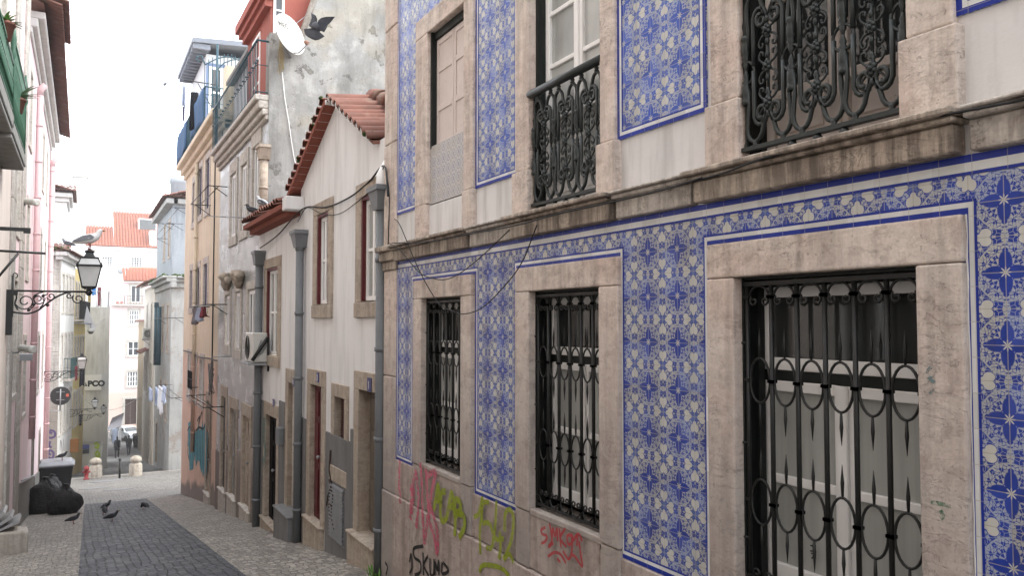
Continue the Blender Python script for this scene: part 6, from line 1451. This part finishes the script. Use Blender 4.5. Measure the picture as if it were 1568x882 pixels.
flyer(253, 127.5, 40, [('wing', [(249.5,129.5),(251,126.5),(254,125.5),(257,127.5),(253.5,127.8),(252,130.5)], [0]*6, 0), ('body', [(250, 130.5), (251, 129.5), (252.5, 128.5), (254, 127.8), (255, 127.5)], [0]*5, 0)], [m_pigl, m_pigl], 'small distant pigeon flying in the white sky')

# ------------------------------------------------------------------ people and car down the alley
m_skin = paint('skin', (.42,.26,.19), .6, .1); m_coat = fabric('dark_coat_cloth', (.022,.022,.026)); m_trs = fabric('dark_trousers', (.03,.03,.04)); m_hair = paint('dark_hair', (.02,.015,.012), .6, .2); m_shoe = paint('black_shoe', (.012,.012,.012), .5, .1)
def person(loc, rz, label, h=1.68, coat=True, stride=.22):
    t = thing('person', label, 'person', tuple(loc), rz)            # walks along local +y
    k = h/1.7; J = [(0,0,.95),(0,0,1.12),(0,0.01,1.30),(0,.01,1.44),(0,.02,1.52),(0,.03,1.62),(0,.035,1.69),
        (.09,0,.92),(.10,stride*.5,.50),(.10,stride,.09),(.10,stride+.14,.04),(-.09,0,.92),(-.10,-stride*.15,.49),(-.10,-stride*1.1,.12),(-.10,-stride*1.1+.14,.04),
        (.17,0,1.41),(.205,-.06,1.14),(.20,.07,.92),(.195,.11,.82),(-.17,0,1.41),(-.205,.05,1.14),(-.20,-.04,.90),(-.195,-.03,.80)]
    E_ = [(0,1),(1,2),(2,3),(3,4),(4,5),(5,6),(0,7),(7,8),(8,9),(9,10),(0,11),(11,12),(12,13),(13,14),(3,15),(15,16),(16,17),(17,18),(3,19),(19,20),(20,21),(21,22)]
    rr = [(.14,.11),(.125,.10),(.15,.11),(.11,.085),(.055,.055),(.085,.10),(.07,.08),(.085,.085),(.06,.065),(.042,.045),(.04,.03),(.085,.085),(.06,.065),(.042,.045),(.04,.03),(.06,.06),(.047,.047),(.034,.034),(.03,.045),(.06,.06),(.047,.047),(.034,.034),(.03,.045)]
    me = bpy.data.meshes.new('body'); me.from_pydata([(a*k, b*k, c*k) for a, b, c in J], E_, []); me.materials.append(m_coat)
    o = bpy.data.objects.new('body', me); C.objects.link(o); o.parent = t
    bm = bmesh.new(); bm.from_mesh(me); bm.verts.layers.skin.verify(); bm.to_mesh(me); bm.free()
    sk_ = o.modifiers.new('skin', 'SKIN')
    for i, s_ in enumerate(me.skin_vertices[0].data): s_.radius = (rr[i][0]*k, rr[i][1]*k); s_.use_root = i == 0
    o.modifiers.new('sub', 'SUBSURF').levels = 1; o.modifiers['sub'].render_levels = 1
    q = MB(); q.lathe([(.19, -.02), (.205, .05), (.165, .35), (.155, .45), (.20, .66), (.17, .76), (.07, .80)], (0, .005, .62*k), n=14)
    for i, v in enumerate(q.v): q.v[i] = (v[0]*k, v[1]*k*.75, .62*k+(v[2]-.62*k)*k)
    q.build('coat', m_coat, t, rel=False)
    q = MB(); q.ball((0, .025*k, 1.665*k), .098*k, 10, sc=(.95, 1.05, .95)); q.build('hair', m_hair, t, rel=False)
    return t
c1, c2 = Gp(197, 698.5), Gp(179, 702); person(c1, .15, 'person in a long black coat walking away down the middle of the alley', 1.72); person(c2, -.1, 'person in dark clothes walking in the shade under the awning', 1.70, stride=.16)
def car(loc, rz, label):
    t = thing('parked_car', label, 'car', tuple(loc), rz); q = MB()
    side = [(-1.9,.35),(-1.95,.62),(-1.88,.86),(-1.55,.95),(-1.02,.99),(-.55,1.36),(-.1,1.47),(.75,1.47),(1.3,1.38),(1.72,1.0),(1.85,.90),(1.88,.5),(1.82,.33)]
    hw_ = lambda z: .82 if z < 1.0 else .82-(z-1.0)*.42
    q.v = [(a, -hw_(b), b) for a, b in side]+[(a, hw_(b), b) for a, b in side]; n = len(side)
    q.f = [tuple(range(n)), tuple(range(2*n-1, n-1, -1))]+[(i, (i+1) % n, n+(i+1) % n, n+i) for i in range(n)]; q.m = [0]*len(q.f); q.sm = [False]*len(q.f)
    q.build('body', paint('silver_car_paint', (.55,.58,.62), .25, .1, .6, .3), t, rel=False, bevel=.05, seg=2)
    for s_ in (-1, 1):
        q = MB(); q.face([(-.85, s_*(hw_(1.05)+.006), 1.03), (-.48, s_*(hw_(1.34)+.006), 1.34), (.15, s_*(hw_(1.40)+.006), 1.40), (.15, s_*(hw_(1.03)+.006), 1.03)]); q.face([(.21, s_*(hw_(1.03)+.006), 1.03), (.21, s_*(hw_(1.40)+.006), 1.40), (1.1, s_*(hw_(1.36)+.006), 1.36), (1.4, s_*(hw_(1.05)+.006), 1.05)]); q.build('side_window', m_glass, t, rel=False)
        for x_ in (-1.22, 1.2):
            q = MB(); q.lathe([(.20, -.09), (.30, -.09), (.315, -.05), (.315, .05), (.30, .09), (.2, .09)], (x_, s_*.76, .315), axis=(0, 1, 0), n=20); wh_ = q.build('wheel', m_binp, t, rel=False); q = MB(); q.lathe([(.19, 0), (.18, .03), (.05, .04)], (x_, s_*.80, .315), axis=(0, s_, 0), n=12); q.build('rim', m_steel, wh_, rel=False)
        q = MB(); q.box(-1.96, -1.86, s_*.5-.14, s_*.5+.14, .62, .76); q.build('headlight', m_glass_up, t, rel=False); q = MB(); q.box(1.84, 1.895, s_*.64-.1, s_*.64+.1, .7, .92); q.build('tail_light', m_redwood, t, rel=False)
    for f_, p_ in (('windscreen', [(-1.0,.70,1.015),(-1.0,-.70,1.015),(-.57,-.62,1.36),(-.57,.62,1.36)]), ('rear_window', [(1.36,-.62,1.36),(1.36,.62,1.36),(1.70,.70,1.05),(1.70,-.70,1.05)])):
        q = MB(); q.face([(a+(-.012 if a < 0 else .012), b, c_+.012) for a, b, c_ in p_]); q.build(f_, m_glass, t, rel=False, recalc=False)
    return t
P95 = Pl((0, 97), (1, 0), (0, -1)); a, z = P95.at(189, 670); car((a+.3, 97, gz(97)-.02), R(118), 'silver hatchback parked at the end of the alley')
a, _ = P95.at(217, 680); q = MB(); y_ = 90; x_ = Pl((0, y_), (1, 0), (0, -1)).a(216.5); zz = gz(y_); q.hexa([(x_-.5,y_-.4,zz),(x_+.5,y_-.4,zz),(x_+.5,y_+.4,zz),(x_-.5,y_+.4,zz),(x_-.6,y_-.5,zz+1.2),(x_+.6,y_-.5,zz+1.2),(x_+.6,y_+.5,zz+1.35),(x_-.6,y_+.5,zz+1.35)]); tag(q.build('dark_bin', m_binp, bevel=.05), 'dark rubbish container at the end of the alley, right of the car', 'bin')

# ------------------------------------------------------------------ cables
def cable(name, pts, r, label, m=None, k=6):
    q = MB(); q.tube(cat(pts, k), r, 5); return tag(q.build(name, m or m_cable), label, 'cable')
fp = lambda x, y, d: F.p(*F.at(x, y, d), d); wp = lambda x, y, d: W.p(*W.at(x, y, d), d)
cable('hanging_cable', [fp(604, 335, .12), fp(613, 346, .2), fp(640, 410, .2), fp(669, 461, .16), fp(690, 475, .14), fp(711, 481, .13), fp(740, 470, .13), fp(775, 435, .14), fp(800, 400, .17), fp(822, 345, .2)], .005, 'thin black cable drooping over the first lower window of the tiled house')
cable('hanging_cable', [fp(596, 372, .2), fp(614, 385, .19), fp(642, 417, .12), fp(662, 426, .1), fp(682, 428, .1), fp(705, 418, .11), fp(739, 391, .14), fp(780, 352, .2)], .005, 'thin black cable sagging across the tile frieze by the house corner')
cable('ledge_cable', [fp(600, 372, .2), fp(650, 371, .17), fp(720, 358, .13), fp(790, 345, .16), fp(860, 326, .17), fp(930, 311, .16), fp(1010, 292, .12), fp(1075, 272, .16)], .006, 'black cable lying along the stone ledge towards the house corner')
cable('ledge_cable', [fp(1060, 278, .13), fp(1110, 264, .17), fp(1170, 242, .16), fp(1300, 208, .03), fp(1390, 186, .06), fp(1470, 171, .155), fp(1568, 152, .11), fp(1700, 120, .11)], .006, 'black cable lying along the stone ledge under the nearest balcony')
cable('house_cable', [fp(594, 300, .15), wp(588, 254, .12), wp(565, 278, .03), wp(535, 302, .03), wp(500, 317, .03), wp(470, 317, .03), wp(452, 330, .1), wp(425, 360, .06), wp(398, 380, .1)], .012, 'thick bundle of black cables strung across the white gable')
cable('house_cable', [wp(588, 254, .12), wp(575, 283, .06), wp(548, 308, .03), wp(520, 327, .03), wp(495, 328, .03), wp(470, 318, .04), wp(456, 340, .2)], .006, 'thinner black cable sagging below the bundle on the white gable')
cable('house_cable', [wp(591, 262, .12), wp(596, 300, .13), wp(594, 380, .12)], .007, 'black cable running down beside the nearest grey downpipe')
kp_ = lambda x, y, d: K.p(*K.at(x, y, d), d)
cable('wall_cable', [kp_(281, 537, .03), kp_(292, 540, .05), kp_(305, 547, .05), kp_(320, 549, .05), kp_(333, 552, .05), kp_(345, 543, .05)], .02, 'bundle of dark cables looped along the cream house at the colour change')
cable('street_cable', [L.p(40, gz(40)+5.2, .1), (1.2, 47, -4.6), (4.1, 55, -4.2)], .012, 'thin cable slung across the street end', m_steel)
# wall mess above the salmon wall: iron guards and a bundle
q = MB(); a0, z0 = K.at(288, 584, .3)
for k in range(6): q.tube([K.p(a0-.35*k*.5, z0-.2, .3), K.p(a0-.35*k*.5, z0+.35, .3)], .018, 4)
for z_ in (z0-.2, z0+.1): q.tube([K.p(a0, z_, .3), K.p(a0-1.1, z_, .3)], .016, 4)
q.tube([K.p(a0, z0-.2, .3), K.p(a0, z0-.2, 0)], .016, 4); tag(q.build('flower_pot_guard', m_iron), 'small black iron pot guard low on the salmon wall', 'pot guard')
q = MB(); a0, z0 = K.at(326, 578, .12)
for k in range(14): q.tube(cat([K.p(a0+random.uniform(-.25, .25), z0+random.uniform(-.5, .5), .1+random.uniform(0, .12)) for _ in range(4)], 4), .014, 4)
tag(q.build('cable_bundle', m_grey), 'tangled grey bundle of cables on the salmon wall', 'cable')

# weeds at the foot of the nearest downpipe
q = MB(); c = Vector((3.02, px1-.12, gz(px1-.12)))
for i in range(26):
    an = random.uniform(0, 6.28); d = Vector((math.cos(an)*.6, math.sin(an), random.uniform(.8, 2.2))).normalized(); l_ = random.uniform(.06, .17); b_ = c+Vector((random.uniform(-.06, .03), random.uniform(-.15, .15), 0)); w_ = Vector((-math.sin(an), math.cos(an), 0))*.012
    q.face([tuple(b_-w_*.4), tuple(b_+w_*.4), tuple(b_+d*l_*.6+w_), tuple(b_+d*l_), tuple(b_+d*l_*.6-w_)])
tag(q.build('weed', m_leaf, recalc=False), 'small green weed at the foot of the nearest grey downpipe', 'weed')
# ================================================================== light
wd = bpy.data.worlds.new('World'); S.world = wd; wd.use_nodes = True; nt = wd.node_tree
bg = nt.nodes['Background']; sky = nt.nodes.new('ShaderNodeTexSky'); sky.sky_type = 'NISHITA'; sky.sun_disc = False
SUN_EL, SUN_AZ = 52, 116            # degrees; azimuth clockwise from +Y
sky.sun_elevation = R(SUN_EL); sky.sun_rotation = R(SUN_AZ)
nt.links.new(sky.outputs[0], bg.inputs[0]); bg.inputs[1].default_value = .12
b2 = nt.nodes.new('ShaderNodeBackground'); b2.inputs[0].default_value = (.95, .975, 1.0, 1); b2.inputs[1].default_value = 3.3
ad = nt.nodes.new('ShaderNodeAddShader'); nt.links.new(bg.outputs[0], ad.inputs[0]); nt.links.new(b2.outputs[0], ad.inputs[1])
nt.links.new(ad.outputs[0], nt.nodes['World Output'].inputs[0])
sl = bpy.data.lights.new('sun', 'SUN'); so = bpy.data.objects.new('sun', sl); C.objects.link(so)
sl.energy = 3.4; sl.angle = R(16); sl.color = (1, .96, .9)
so.rotation_euler = (R(90-SUN_EL), 0, R(180-SUN_AZ)); so.location = (0, 0, 30)

# thin daylight haze that hangs in the street
q = MB(); q.box(-12, 20, 13, 135, -16, 16); hz = struct('haze', q, None or m_white)
hm = bpy.data.materials.new('street_haze'); hm.use_nodes = True; ht = hm.node_tree; ht.nodes.clear()
vo = ht.nodes.new('ShaderNodeVolumeScatter'); vo.inputs['Density'].default_value = .0012; vo.inputs['Anisotropy'].default_value = .35; vo.inputs['Color'].default_value = (.96, .98, 1, 1)
mo_ = ht.nodes.new('ShaderNodeOutputMaterial'); ht.links.new(vo.outputs[0], mo_.inputs['Volume'])
hz.data.materials.clear(); hz.data.materials.append(hm)
S.cycles.volume_bounces = 1
